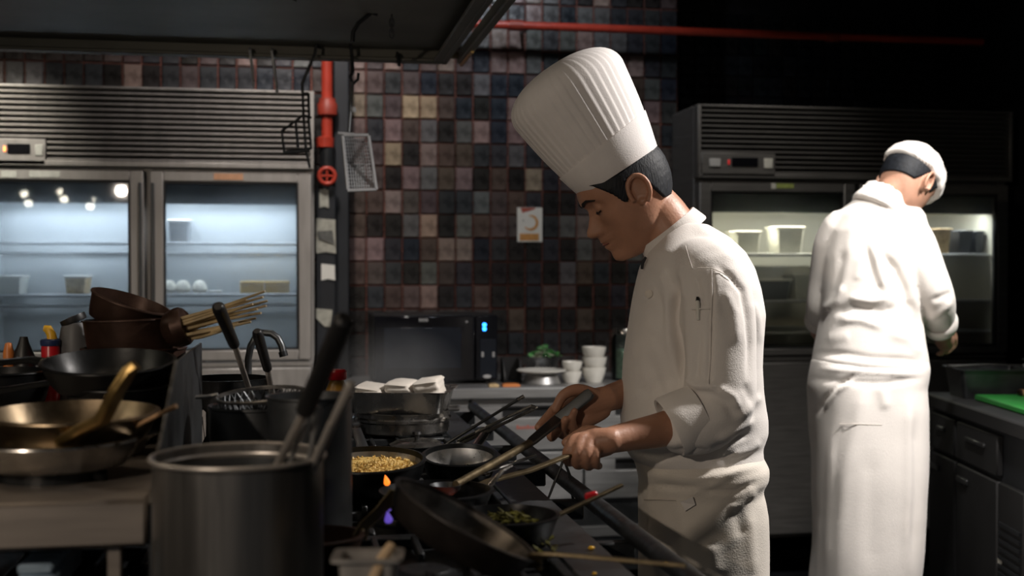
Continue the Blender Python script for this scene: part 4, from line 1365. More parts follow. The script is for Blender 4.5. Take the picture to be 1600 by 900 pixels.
# tall dark pot behind
tp = P(484, 618, 1.83)
t = thing('tall_pot', (tp.x, tp.y, GZ), 'tall dark pot right behind the steel pot', 'pot')
H = tp.z - GZ
MB().lathe([(0, 0), (0.058, 0), (0.063, 0.005), (0.063, H - 0.004), (0.066, H - 0.002), (0.066, H + 0.001), (0.060, H), (0.060, 0.006), (0, 0.005)], (tp.x, tp.y, GZ), n=56).build('body', 'steel_dark', t)
dv = (FWD * 0.8 + RIGHT * 0.6).normalized()
b0 = Vector((tp.x, tp.y, GZ + H - 0.05)) + dv * 0.062
sd = dv.cross(UP)
MB().tube([b0 - sd * 0.025, b0 - sd * 0.022 + dv * 0.018, b0 + sd * 0.022 + dv * 0.018, b0 + sd * 0.025], 0.004, 8).build('handle', 'steel_dark', t)
# strainer pot
sp = P(402, 628, 2.02)
t = thing('noodle_pot', (sp.x, sp.y, GZ), 'dark pot with a perforated strainer basket lip', 'pot')
H = sp.z - GZ
MB().lathe([(0, 0), (0.072, 0), (0.077, 0.005), (0.077, H - 0.01), (0.080, H - 0.008), (0.080, H - 0.004), (0.074, H - 0.006), (0.074, 0.006), (0, 0.005)], (sp.x, sp.y, GZ), n=56).build('body', 'steel_dark', t)
sc0 = P(408, 622, 2.02)
sax = (UP - FWD * 0.08 - RIGHT * 0.06).normalized()
sc0.z = max(sc0.z, GZ + H + 0.012)
st = thing('strainer_basket', (sc0.x, sc0.y, GZ + H - 0.05), 'perforated strainer basket sitting tilted in the dark noodle pot', 'strainer')
MB().lathe([(0.070, -0.003), (0.0745, -0.003), (0.0755, 0.001), (0.0735, 0.003), (0.070, 0.002)], sc0, sax, n=56, ring=True).build('rim', 'steel', st)
m = MB()
sx_, sy_ = sax.cross(FWD).normalized(), None
sy_ = sax.cross(sx_)
prof_ = [(0.0715, 0.0), (0.066, -0.022), (0.052, -0.038), (0.03, -0.046), (0.006, -0.048)]
for sgn in (-1, 1):
    for k in range(34):
        an = k * 2 * math.pi / 34
        m.tube([sc0 + sx_ * r_ * math.cos(an + sgn * i_ * 0.16) + sy_ * r_ * math.sin(an + sgn * i_ * 0.16) + sax * z_ for i_, (r_, z_) in enumerate(prof_)], 0.0011, 4)
m.build('mesh', 'steel_dark', st)
MB().tube([sc0 - RIGHT * 0.072, sc0 - RIGHT * 0.09 - UP * 0.003, sc0 - RIGHT * 0.108 - UP * 0.004], [0.006, 0.005, 0.006], 8, flat=0.6).build('lug', 'steel_grey', st)
# rear black pot
bp = P(354, 590, 2.55)
t = thing('black_pot', (bp.x, bp.y, GZ), 'wide black cooking pot behind the strainer pot', 'pot')
H = bp.z - GZ
MB().lathe([(0, 0), (0.082, 0), (0.088, 0.006), (0.088, H - 0.004), (0.091, H), (0.086, H), (0.085, 0.006), (0, 0.005)], (bp.x, bp.y, GZ), n=48).build('body', 'iron', t)
for s_ in (-1, 1):
    b0 = Vector((bp.x, bp.y, GZ + H - 0.03)) + RIGHT * s_ * 0.087
    MB().tube([b0 - FWD * 0.03, b0 - FWD * 0.025 + RIGHT * s_ * 0.022, b0 + FWD * 0.025 + RIGHT * s_ * 0.022, b0 + FWD * 0.03], 0.005, 8).build('handle', 'iron', t)
# two utensils standing in the black pot
utensil('skimmer', 'black-gripped skimmer with steel shaft, left of the gooseneck tap', P(341, 480, 2.06), P(366, 538, 2.2), P(400, 640, 2.47), 0.0115, 0.0060, 'black_plastic', 'steel_bright', False)
utensil('skimmer', 'shorter black-gripped skimmer crossing the gooseneck tap', P(402, 519, 2.3), P(418, 576, 2.38), P(432, 650, 2.5), 0.0105, 0.0065, 'black_plastic', 'steel_bright', False)
# gooseneck tap
fd = 2.95
q = lambda px, py: P(px, py, fd)
tb = P(388, 640, fd)
t = thing('gooseneck_tap', (tb.x, tb.y, SZ), 'grey gooseneck tap rising behind the pots', 'tap')
MB().tube([(tb.x, tb.y, SZ - 0.004), (tb.x, tb.y, q(388, 590).z), q(388, 560), q(392, 540), q(400, 526), q(411, 520), q(424, 521), q(434, 528), q(440, 540), q(443, 554)], 0.0085, 14).build('spout', 'steel_dark', t)
MB().tube([q(441.5, 549), q(443.6, 557)], 0.0105, 14).build('nozzle', 'iron', t)
MB().lathe([(0.03, 0), (0.03, 0.006), (0.018, 0.012), (0.018, 0.04), (0.011, 0.05)], (tb.x, tb.y, SZ - 0.003), n=20).build('base', 'steel_dark', t)
# amber bottle with red cap
bd = 2.75
bt = P(526, 606, bd)
t = thing('sauce_bottle', (bt.x, bt.y, GZ), 'amber bottle with a bright red cap beside the ladles', 'bottle')
zb = P(526, 593, bd).z
MB().lathe([(0, 0), (0.030, 0), (0.032, 0.004), (0.032, zb - GZ - 0.05), (0.024, zb - GZ - 0.02), (0.017, zb - GZ - 0.004), (0.017, zb - GZ), (0, zb - GZ)], (bt.x, bt.y, GZ), n=28).build('glass_body', 'amber', t)
m = MB().lathe([(0, 0), (0.021, 0), (0.023, 0.003), (0.023, 0.018), (0.019, 0.023), (0, 0.024)], (bt.x, bt.y, zb), n=24)
m.build('cap', 'red_plastic', t)

# ------------------------------------------------------------------ steamer and folded cloths at the far end
sc_ = P(628, 640, 3.16)
t = thing('steamer_pot', (sc_.x, sc_.y, GZ), 'round dented steel steamer pot carrying a tray of folded cloths', 'pot')
ztr = P(628, 640, 3.16).z
MB().lathe([(0, 0), (0.118, 0), (0.124, 0.006), (0.124, 0.03), (0.128, 0.034), (0.128, 0.04), (0.124, 0.044), (0.124, ztr - GZ - 0.004), (0.128, ztr - GZ), (0.12, ztr - GZ), (0.12, 0.01), (0, 0.008)], (sc_.x, sc_.y, GZ), n=64).build('body', 'steel_pan', t)
for s_ in (-1, 1):
    b0 = Vector((sc_.x, sc_.y, GZ + 0.06)) + RIGHT * s_ * 0.122
    MB().tube([b0 - FWD * 0.03, b0 - FWD * 0.025 + RIGHT * s_ * 0.025, b0 + FWD * 0.025 + RIGHT * s_ * 0.025, b0 + FWD * 0.03], 0.005, 8).build('handle', 'steel', t)
Mt = Matrix.Translation(Vector((sc_.x, sc_.y, 0))) @ Matrix.Rotation(-YAW - R_(4), 4, 'Z')
zt0, zt1 = ztr + 0.001, P(628, 610, 3.1).z
m = MB()
m.loft([rrect(-0.115, 0.115, -0.10, 0.10, zt0, 0.02), rrect(-0.125, 0.125, -0.11, 0.11, zt1 - 0.004, 0.02), rrect(-0.136, 0.136, -0.12, 0.12, zt1 - 0.003, 0.022), rrect(-0.136, 0.136, -0.12, 0.12, zt1, 0.022),
        rrect(-0.121, 0.121, -0.106, 0.106, zt1 - 0.001, 0.018), rrect(-0.112, 0.112, -0.097, 0.097, zt0 + 0.004, 0.018)])
tag(m.xf(Mt).build('steel_tray', 'steel_pan'), 'rectangular steel tray lying on the steamer pot', 'tray')


def folded_cloth(cx, cy, w, d, z, h, label, seed):
    r = np.random.default_rng(seed)
    rings = []
    lay = 4
    for k in range(lay * 4 + 1):
        f = k / (lay * 4)
        bulge = 1.0 - 0.05 * (0.5 - 0.5 * math.cos(f * lay * 2 * math.pi)) - (0.22 if k in (0, lay * 4) else 0)
        rg = rrect(cx - w / 2 * bulge, cx + w / 2 * bulge, cy - d / 2 * bulge, cy + d / 2 * bulge, z + h * f, 0.012)
        rings.append([(x + 0.003 * math.sin(9 * f + 60 * y), y + 0.003 * math.sin(11 * f + 70 * x), zz_ + 0.004 * f * math.sin(50 * x + seed) + 0.004 * f * math.cos(40 * y)) for x, y, zz_ in rg])
    o = MB().loft(rings).xf(Mt).build('folded_cloth', 'cloth_cream', ang=70)
    return tag(o, label, 'cloth', 'cloths on the tray')


folded_cloth(-0.075, 0.0, 0.072, 0.17, zt0 + 0.006, zt1 - zt0 + 0.006, 'leftmost folded cream cloth on the steel tray', 1)
folded_cloth(0.0, 0.01, 0.070, 0.17, zt0 + 0.006, zt1 - zt0 + 0.014, 'middle folded cream cloth on the steel tray', 2)
folded_cloth(0.072, 0.0, 0.066, 0.16, zt0 + 0.006, zt1 - zt0 + 0.022, 'rightmost and highest folded cream cloth on the steel tray', 3)
# low oval steel lid in front of the steamer
lc = PL(655, 702, 2, GZ + 0.01)
lc = PL(660, 700, 2, GZ + 0.012)
t = thing('wok_cover', (lc.x, lc.y, GZ), 'flat round steel cover lying on the grate behind the woks', 'cover')
MB().lathe([(0.064, 0), (0.066, 0.002), (0.05, 0.010), (0, 0.014)], (lc.x, lc.y + 0.13, GZ + 0.001), n=40).build('disc', 'steel_pan', t)
MB().lathe([(0.006, 0), (0.006, 0.008), (0.012, 0.012), (0.010, 0.018), (0, 0.019)], (lc.x, lc.y + 0.13, GZ + 0.0145), n=16).build('knob', 'black_plastic', t)

# tongs leaning over the back burner
t = thing('kitchen_tongs', tuple(P(718, 691, 2.75)), 'bright steel tongs leaning behind the steel wok', 'tongs')
MB().tube([P(715, 690, 2.70), P(760, 668, 2.72), P(826, 636, 2.74), P(831, 634, 2.74)], [0.004, 0.0038, 0.0035, 0.003], 8).build('arm', 'steel_pan', t)
MB().tube([P(722, 692, 2.66), P(765, 672, 2.70), P(833, 640, 2.74), P(840, 636, 2.74)], [0.004, 0.0038, 0.0035, 0.003], 8).build('arm', 'steel_pan', t)
MB().tube([P(829, 635, 2.74), P(836, 637, 2.74)], 0.005, 8).build('pivot', 'steel_pan', t)
MB().tube([P(718, 691, 2.68), P(700, 700, 2.68), P(692, 712, 2.68)], [0.004, 0.0045, 0.006], 8, flat=0.5).build('tip', 'steel_pan', t)
t = thing('long_skewer', tuple(P(703, 690, 2.8)), 'single dark steel skewer leaning behind the tongs', 'skewer')
MB().tube([P(690, 700, 2.80), P(703, 690, 2.80), P(760, 655, 2.83), P(812, 623, 2.86)], 0.0036, 8).build('rod', 'steel_dark', t)
MB().tube([P(808, 625, 2.857), P(818, 619.5, 2.865)], 0.005, 8).build('ring_end', 'steel_pan', t)
t = thing('steel_spoon', tuple(P(770, 735, 2.3)), 'thin steel spoon handle lying right of the steel wok', 'spoon')
MB().tube([P(758, 738, 2.30), P(790, 728, 2.33), P(818, 718, 2.36), P(838, 712, 2.37)], [0.0028, 0.003, 0.0035, 0.0025], 8).build('handle', 'steel_pan', t)
MB().sphere(P(754, 741, 2.29), 0.012, 12, 8, (1.3, 1.0, 0.35)).build('spoon_bowl', 'steel_pan', t)
t = thing('spatula', tuple(P(768, 757, 2.15)), 'short bright spatula blade leaning by the sauce pan rim', 'spatula')
strap([P(764, 760, 2.15), P(776, 745, 2.17), P(786, 735, 2.18)], [0.012, 0.012, 0.007], 0.004, UP).build('blade', 'steel_pan', t)
MB().tube([P(786, 735, 2.18), P(800, 728, 2.2)], 0.0028, 8).build('stem', 'steel_pan', t)
# black tongs hung over the hand rail
t = thing('black_tongs', tuple(P(890, 800, 2.4)), 'black tongs hanging over the hand rail below the near hand', 'tongs')
d0 = 2.47
MB().tube([P(880, 720, d0), P(871, 742, d0), P(857, 778, d0 - 0.02)], [0.0045, 0.005, 0.004], 8, flat=0.6).build('arm', 'iron', t)
MB().tube([P(882, 720, d0), P(890, 742, d0), P(894, 770, d0), P(899, 806, d0 - 0.02)], [0.0045, 0.005, 0.005, 0.004], 8, flat=0.6).build('arm', 'iron', t)
MB().tube([P(877, 722, d0), P(881, 717, d0), P(885, 722, d0)], 0.005, 8).build('spring', 'iron', t)
# red clip on the thin handle
pm = P(924, 775, 1.965)
tag(MB().box(-0.011, 0.011, -0.006, 0.006, -0.0065, 0.0065, 0.003, M=Matrix.Translation(pm) @ Matrix.Rotation(-YAW, 4, 'Z') @ Matrix.Rotation(R_(-15), 4, 'Y')).build('handle_clip', 'red_plastic'), 'red clip on the thin handle of the greens pan', 'clip')

# ------------------------------------------------------------------ raised shelf with pans, left foreground
SHZ = P(100, 781, 1.50).z
sx1 = P(230, 800, 1.50).x
sy0 = P(229, 800, 1.50).y
t = thing('raised_shelf', (sx1 - 0.5, sy0 + 0.4, SZ), 'raised stainless shelf carrying stacked pans at the left', 'shelf')
shx0 = -1.25
MB().box(shx0, sx1, sy0, sy0 + 0.98, SHZ - 0.058, SHZ, 0.005).build('shelf_board', 'steel_h', t)
lgx = P(181, 850, 1.53).x
for lx_, ly_ in ((lgx, sy0 + 0.03), (shx0 + 0.05, sy0 + 0.03), (lgx, sy0 + 0.93), (shx0 + 0.05, sy0 + 0.93)):
    MB().box(lx_ - 0.0085, lx_ + 0.0085, ly_ - 0.0085, ly_ + 0.0085, SZ - 0.004, SHZ - 0.05, 0.002).build('leg', 'steel_h', t)
gx = sx1 + 0.0005
MB().prism([(gx, sy0 + 0.01, SHZ - 0.10), (gx, sy0 + 0.01, SHZ - 0.01), (gx, sy0 + 0.10, SHZ + 0.045), (gx, sy0 + 0.34, SHZ + 0.145), (gx, sy0 + 0.82, SHZ + 0.145), (gx, sy0 + 0.82, SHZ - 0.10)], (0.004, 0, 0)).build('side_guard', 'steel_dark', t)
e_ = MB().tube([(gx + 0.002, sy0 + 0.01, SHZ - 0.01), (gx + 0.002, sy0 + 0.10, SHZ + 0.045), (gx + 0.002, sy0 + 0.34, SHZ + 0.145)], 0.0032, 8)
e_.build('guard_edge', 'steel', t)
# tray seen under the shelf
t = thing('ice_tray', (P(66, 865, 1.9).x, P(66, 865, 1.9).y, GZ), 'pale blue ridged tray glimpsed under the raised shelf', 'tray')
cc = PL(66, 868, 2, GZ + 0.05)
MB().box(cc.x - 0.025, cc.x + 0.025, cc.y - 0.05, cc.y + 0.15, GZ, GZ + 0.035, 0.006).build('tray', 'tray_blue', t)
for k in range(7):
    MB().box(cc.x - 0.022, cc.x + 0.022, cc.y - 0.045 + k * 0.027, cc.y - 0.03 + k * 0.027, GZ + 0.035, GZ + 0.05, 0.004).build('rib', 'tray_blue', t)

# pans on the shelf
pc1 = P(84, 700, 1.66)
pc1.z = SHZ + 0.052
d1 = -RIGHT
pan('steel_skillet', 'wide stainless skillet on the raised shelf under the bronze pan', 'frying pan', pc1, 0.114, 0.036, (0, 0, 1), 'steel_pan',
    [pc1 + d1 * 0.108, pc1 + d1 * 0.14 + UP * 0.01, pc1 + d1 * 0.26 + UP * 0.03], [0.024, 0.02, 0.02], 'steel_pan', rin=0.09)
axb = (UP - FWD * 0.03 + RIGHT * 0.01).normalized()
pc2 = P(112, 655, 1.70)
pc2.z = SHZ + 0.083
ha = rimpt(pc2, 0.117, axb, RIGHT * 0.28 - FWD)
pan('bronze_skillet', 'bronze frying pan with steep brass handle on the raised shelf', 'frying pan', pc2, 0.117, 0.042, axb, 'bronze',
    [ha - axb * 0.020, ha + (P(150, 672, 1.56) - ha) * 0.6, P(160, 655, 1.55), P(182, 612, 1.54), P(203, 578, 1.535), P(212, 570, 1.535)], [0.032, 0.024, 0.022, 0.023, 0.023, 0.018], 'brass', ht=0.013, rin=0.09)
tv = thing('pan_trivet', (pc1.x, pc1.y, SHZ), 'black iron trivet under the stainless skillet', 'trivet')
MB().lathe([(0.058, 0), (0.07, 0.0), (0.07, 0.0155), (0.058, 0.0155)], (pc1.x, pc1.y, SHZ), n=32, ring=True).build('ring', 'iron', tv)
for k in range(3):
    an = k * math.pi * 2 / 3
    MB().box(-0.006, 0.006, 0.0, 0.085, 0.0, 0.012, 0.002, M=Matrix.Translation((pc1.x, pc1.y, SHZ)) @ Matrix.Rotation(an, 4, 'Z')).build('arm', 'iron', tv)
# thin stick
t = thing('wooden_stick', tuple(P(220, 665, 1.65)), 'thin brown wooden stick poking out right of the bronze pan', 'stick')
MB().tube([P(196, 675, 1.67), P(225, 659, 1.65), P(276, 634, 1.63)], [0.003, 0.0028, 0.0036], 8).build('rod', 'wood', t)
# small steel dish to the right
dc = P(238, 668, 1.62)
dc.z = SHZ
tag(MB().lathe([(0, 0), (0.028, 0), (0.040, 0.022), (0.052, 0.029), (0.054, 0.031), (0.039, 0.026), (0.026, 0.004), (0, 0.004)], (P(222, 668, 1.86).x - 0.03, P(222, 668, 1.86).y + 0.02, SHZ + 0.001), n=36).build('steel_dish', 'steel_pan'), 'small steel dish at the right end of the raised shelf', 'dish')

# stack of black pans behind
bc = P(168, 590, 2.02)
stack = []
for i, (px, py, R, tilt, lb) in enumerate(((186, 640, 0.094, 0.0, 'lowest black pan of the stack behind the bronze pan'), (186, 600, 0.090, 0.06, 'middle black pan of the stack, shiny narrow rim'),
                                           (170, 566, 0.107, 0.13, 'topmost black pan of the stack behind the bronze pan'))):
    c = P(px, py, 2.02)
    axk = (UP - FWD * tilt + RIGHT * 0.02).normalized()
    if i == 0:
        c.z = SHZ + 0.046
    hd = (-RIGHT + FWD * 0.15 - UP * 0.05).normalized()
    h0 = rimpt(c, R, axk, hd) - axk * 0.006
    pan('black_pan', lb, 'frying pan', c, R, 0.045, axk, 'pan_black', [h0, h0 + hd * 0.03 + UP * 0.006, h0 + hd * 0.12 + UP * (0.002 if i == 2 else -0.004), h0 + hd * 0.21 + UP * (0.012 if i == 2 else -0.004)], [0.030, 0.022, 0.024, 0.026], 'pan_black', ht=0.009, group='stack of black pans')
cw = P(-2, 574, 2.2)
cw.z = SHZ + 0.098
pan('black_wok', 'black wok at the left edge behind the pan handles', 'wok', cw, 0.088, 0.094, (0, 0, 1), 'pan_black', wok=True)

# copper pans
ck = P(208, 560, 2.28)
zz0 = SHZ
for i, (px, py, d, R, h, axk, lb) in enumerate(((210, 545, 2.28, 0.094, 0.07, UP, 'dark copper pan at the bottom of the brown stack'),
                                                (208, 500, 2.28, 0.090, 0.065, (UP - RIGHT * 0.03).normalized(), 'brown copper pan carrying a tilted one, under the bamboo brush'),
                                                (206, 472, 2.28, 0.074, 0.045, (UP * 0.93 + RIGHT * 0.33 - FWD * 0.05).normalized(), 'tilted dark brown pan crowning the copper stack'))):
    c = P(px, py, d)
    pan('copper_pan', lb, 'saucepan', c, R, h, axk, 'copper_dark', None, rin=R * 0.88, group='copper pans')
m = thing('stock_crate', (ck.x, ck.y, SHZ), 'dark block carrying the copper pans on the shelf', 'crate')
zc0 = P(210, 545, 2.28).z - 0.071
MB().box(ck.x - 0.09, ck.x + 0.085, ck.y - 0.07, ck.y + 0.07, SHZ, zc0, 0.006).build('box', 'iron', m)
MB().box(ck.x - 0.092, ck.x + 0.087, ck.y - 0.072, ck.y + 0.072, zc0 - 0.015, zc0 - 0.004, 0.003).build('band', 'copper_dark', m)
# bamboo brush
t = thing('bamboo_brush', tuple(P(285, 515, 2.2)), 'bundle of split bamboo sticks jutting right from the copper pans', 'brush')
bc0 = P(268, 518, 2.24)
ends = [(414, 455), (418, 470), (416, 478), (408, 489), (400, 497), (392, 503), (385, 468), (402, 483), (372, 505), (398, 461), (411, 464), (388, 492), (378, 488), (395, 475), (366, 512), (405, 474), (352, 516), (380, 480)]
for i, (ex, ey) in enumerate(ends):
    k = i / len(ends)
    s0 = P(276 + (i % 3) * 3, 500 + (ey - 455) * 0.52, 2.24 + 0.012 * ((i * 7) % 5 - 2))
    MB().tube([s0, (s0 + P(ex, ey, 2.2)) / 2 + UP * 0.002 * ((i % 4) - 1.5), P(ex, ey, 2.18 + 0.015 * ((i * 5) % 7 - 3))], [0.0034, 0.0030, 0.0020], 6).build('stick', 'bamboo', t)
MB().tube([P(272, 514, 2.24), P(284, 510, 2.23), P(290, 508, 2.23)], [0.034, 0.037, 0.033], 16, flat=1.0).build('binding', 'copper_dark', t)
# jar and squeeze bottles
jz = SHZ
j = P(117, 520, 2.36)
t = thing('spice_jar', (j.x, j.y, jz), 'dull grey jar with a slanted black lid left of the copper pans', 'jar')
H = P(117, 504, 2.36).z - jz
MB().lathe([(0, 0), (0.027, 0), (0.030, 0.004), (0.030, H * 0.8), (0.026, H * 0.94), (0.022, H), (0, H)], (j.x, j.y, jz), n=28).build('body', 'grey_plastic', t)
MB().lathe([(0, 0), (0.024, 0.0), (0.025, 0.003), (0.025, 0.012), (0, 0.014)], (j.x, j.y, jz + H), (-0.45, 0, 1), 24).build('lid', 'black_plastic', t)
j = P(79, 530, 2.33)
H = P(77, 527, 2.33).z - jz
t = thing('squeeze_bottle', (j.x, j.y, jz), 'squeeze bottle with yellow nozzle and red body beside the grey jar', 'bottle')
MB().lathe([(0, 0), (0.015, 0), (0.017, 0.004), (0.017, H - 0.018), (0.012, H - 0.006), (0, H - 0.004)], (j.x, j.y, jz), n=24).build('body', 'red_plastic', t)
MB().tube([(j.x, j.y, jz + H - 0.008), P(82, 532, 2.33), P(80, 522, 2.33), P(75, 514, 2.33), P(69, 513, 2.33)], [0.013, 0.010, 0.009, 0.0085, 0.006], 12).build('nozzle', 'yellow_plastic', t)
MB().lathe([(0.018, 0), (0.019, 0.002), (0.019, 0.010), (0.016, 0.013), (0, 0.013)], (j.x, j.y, jz + H - 0.016), n=20).build('collar', 'blue_plastic', t)
j = P(32, 545, 2.33)
t = thing('squeeze_bottle', (j.x, j.y, jz), 'dark bottle with an orange side by the left picture edge', 'bottle')
H = P(36, 526, 2.33).z - jz
MB().lathe([(0, 0), (0.018, 0), (0.021, 0.005), (0.021, H - 0.04), (0.010, H - 0.012), (0.007, H), (0, H)], (j.x + 0.006, j.y, jz), n=24).build('body', 'black_plastic', t)
MB().lathe([(0, 0), (0.010, 0), (0.011, 0.004), (0.010, H - 0.03), (0.006, H - 0.012), (0, H - 0.01)], (j.x - 0.020, j.y - 0.008, jz), n=16).build('side_tube', 'orange_plastic', t)

# thin steam over the steamer
vm = bpy.data.materials.new('steam')
MATS['steam'] = vm
vm.use_nodes = True
nt = vm.node_tree
nt.nodes.clear()
out = nt.nodes.new('ShaderNodeOutputMaterial')
pv = nt.nodes.new('ShaderNodeVolumePrincipled')
pv.inputs['Color'].default_value = (0.9, 0.92, 0.95, 1)
pv.inputs['Anisotropy'].default_value = 0.2
tc = nt.nodes.new('ShaderNodeTexCoord')
gr = nt.nodes.new('ShaderNodeTexGradient')
gr.gradient_type = 'SPHERICAL'
mp = nt.nodes.new('ShaderNodeMapping')
mp.inputs['Location'].default_value = (0, 0, -1.0)
mp.inputs['Scale'].default_value = (1 / 0.19, 1 / 0.17, 1 / 0.15)
nt.links.new(tc.outputs['Object'], mp.inputs['Vector'])
nt.links.new(mp.outputs['Vector'], gr.inputs['Vector'])
nz = nt.nodes.new('ShaderNodeTexNoise')
nz.inputs['Scale'].default_value = 11
nz.inputs['Detail'].default_value = 3
nt.links.new(tc.outputs['Object'], nz.inputs['Vector'])
mu = nt.nodes.new('ShaderNodeMath')
mu.operation = 'MULTIPLY'
nt.links.new(gr.outputs['Fac'], mu.inputs[0])
nt.links.new(nz.outputs['Fac'], mu.inputs[1])
m2 = nt.nodes.new('ShaderNodeMath')
m2.operation = 'MULTIPLY'
m2.inputs[1].default_value = 3.2
nt.links.new(mu.outputs[0], m2.inputs[0])
nt.links.new(m2.outputs[0], pv.inputs['Density'])
nt.links.new(pv.outputs['Volume'], out.inputs['Volume'])
sv = MB().sphere((sc_.x - 0.02, sc_.y - 0.02, zt1 + 0.03), 1.0, 24, 14, (0.19, 0.17, 0.15))
so = tag(sv.build('steam', 'steam'), 'thin grey steam drifting over the folded cloths and steamer', 'steam')
so['kind'] = 'stuff'

# ------------------------------------------------------------------ people: tools
def remesh(mb, voxel, it=4, fac=0.5):
    me = bpy.data.meshes.new('tmp')
    me.from_pydata([tuple(p) for p in mb.v], [], mb.f)
    me.validate()
    import bmesh
    bm = bmesh.new()
    bm.from_mesh(me)
    bmesh.ops.recalc_face_normals(bm, faces=bm.faces)
    bm.to_mesh(me)
    bm.free()
    o = bpy.data.objects.new('tmp', me)
    COL.objects.link(o)
    r = o.modifiers.new('r', 'REMESH')
    r.mode = 'VOXEL'
    r.voxel_size = voxel
    s = o.modifiers.new('s', 'SMOOTH')
    s.factor = fac
    s.iterations = it
    dg = bpy.context.evaluated_depsgraph_get()
    ev = bpy.data.meshes.new_from_object(o.evaluated_get(dg))
    v = np.zeros(len(ev.vertices) * 3)
    ev.vertices.foreach_get('co', v)
    v = v.reshape(-1, 3)
    f = [tuple(p.vertices) for p in ev.polygons]
    bpy.data.objects.remove(o, do_unlink=True)
    bpy.data.meshes.remove(me)
    bpy.data.meshes.remove(ev)
    return v, f


def vnormals(v, f):
    q = np.array([t if len(t) == 4 else (*t, t[-1]) for t in f])
    fn = np.cross(v[q[:, 2]] - v[q[:, 0]], v[q[:, 3]] - v[q[:, 1]])
    n = np.zeros_like(v)
    for k in range(4):
        np.add.at(n, q[:, k], fn)
    n /= np.linalg.norm(n, axis=1, keepdims=True) + 1e-12
    return n


def pdist(px, py, pts):
    """distance of pixel points to a polyline and the parameter along it"""
    best = np.full(px.shape, 1e9)
    par = np.zeros(px.shape)
    n = len(pts) - 1
    for i in range(n):
        ax, ay = pts[i]
        bx, by = pts[i + 1]
        L = (bx - ax) ** 2 + (by - ay) ** 2 + 1e-9
        t = np.clip(((px - ax) * (bx - ax) + (py - ay) * (by - ay)) / L, 0, 1)
        d = np.hypot(px - ax - t * (bx - ax), py - ay - t * (by - ay))
        m = d < best
        best = np.where(m, d, best)
        par = np.where(m, (i + t) / n, par)
    return best, par


def folds(v, f, strokes, noise=0.0, ns=14.0, seed=0, dmax=None):
    n = vnormals(v, f)
    px, py, d = proj(v)
    vd = CAMn - v
    vd /= np.linalg.norm(vd, axis=1, keepdims=True)
    face = np.clip((n * vd).sum(1) * 1.6 + 0.1, 0, 1)
    if dmax is not None:
        face = face * (d < dmax)
    disp = np.zeros(len(v))
    for pts, w, amp in strokes:
        ds, t = pdist(px, py, pts)
        tap = np.clip(np.minimum(t, 1 - t) * 5 + 0.15, 0, 1)
        disp += amp * np.exp(-(ds / w) ** 2) * tap * face
    if noise:
        r = np.random.default_rng(seed)
        for k in range(10):
            k3 = r.normal(size=3)
            k3 *= ns * (0.6 + r.random() * 1.4) / np.linalg.norm(k3)
            disp += noise * 0.45 * np.sin(v @ k3 + r.random() * 6.28) / (1 + 0.15 * k)
    return v + n * disp[:, None]


def ring(px, py, d, hw, hd, n=44, pw=2.4, tilt=0.0):
    c = P(px, py, d)
    out = []
    for k in range(n):
        a = 2 * math.pi * k / n
        ca, sa = math.cos(a), math.sin(a)
        x = math.copysign(abs(ca) ** (2 / pw), ca) * hw
        y = math.copysign(abs(sa) ** (2 / pw), sa) * hd
        out.append(c + RIGHT * x + FWD * y + UP * (tilt * x))
    return out


def torso(rows, dc, n=44, pw=2.4):
    return MB().loft([ring((a + b) / 2, y, dc, (b - a) / 2 * dc / F, hd, n, pw) for y, a, b, hd in rows])


def basis(f0, pitch, origin, roll=0.0):
    f0 = Vector(f0).normalized()
    l = UP.cross(f0)
    f = f0 * math.cos(pitch) - UP * math.sin(pitch)
    u = UP * math.cos(pitch) + f0 * math.sin(pitch)
    if roll:
        q = Matrix.Rotation(roll, 3, f)
        l, u = q @ l, q @ u
    M = Matrix((f, l, u)).transposed().to_4x4()
    M.translation = Vector(origin)
    return M


Zs = np.array([.118, .112, .10, .08, .06, .04, .025, .010, -.005, -.018, -.030, -.036, -.043, -.049, -.056, -.062, -.067, -.073, -.080, -.087, -.097, -.107, -.116, -.122])
MID = np.array([.004, .022, .048, .074, .087, .094, .096, .088, .094, .105, .1165, .1175, .112, .098, .0985, .100, .0945, .0975, .094, .089, .092, .091, .080, .052])
SID = np.array([.004, .022, .046, .071, .083, .089, .090, .080, .078, .079, .079, .078, .077, .076, .0755, .075, .074, .073, .072, .070, .067, .062, .052, .034])
BAK = np.array([.004, .026, .054, .080, .095, .1005, .101, .099, .096, .091, .085, .081, .076, .072, .066, .060, .054, .046, .037, .029, .020, .010, .002, -.006])
WID = np.array([.004, .022, .043, .061, .070, .0745, .076, .0758, .0745, .073, .071, .070, .0685, .067, .065, .063, .061, .059, .056, .053, .047, .039, .029, .018])
SIG = np.array([.05, .05, .05, .05, .045, .035, .022, .0115, .0115, .0125, .0155, .0165, .0165, .018, .022, .022, .022, .022, .022, .022, .022, .024, .026, .03])


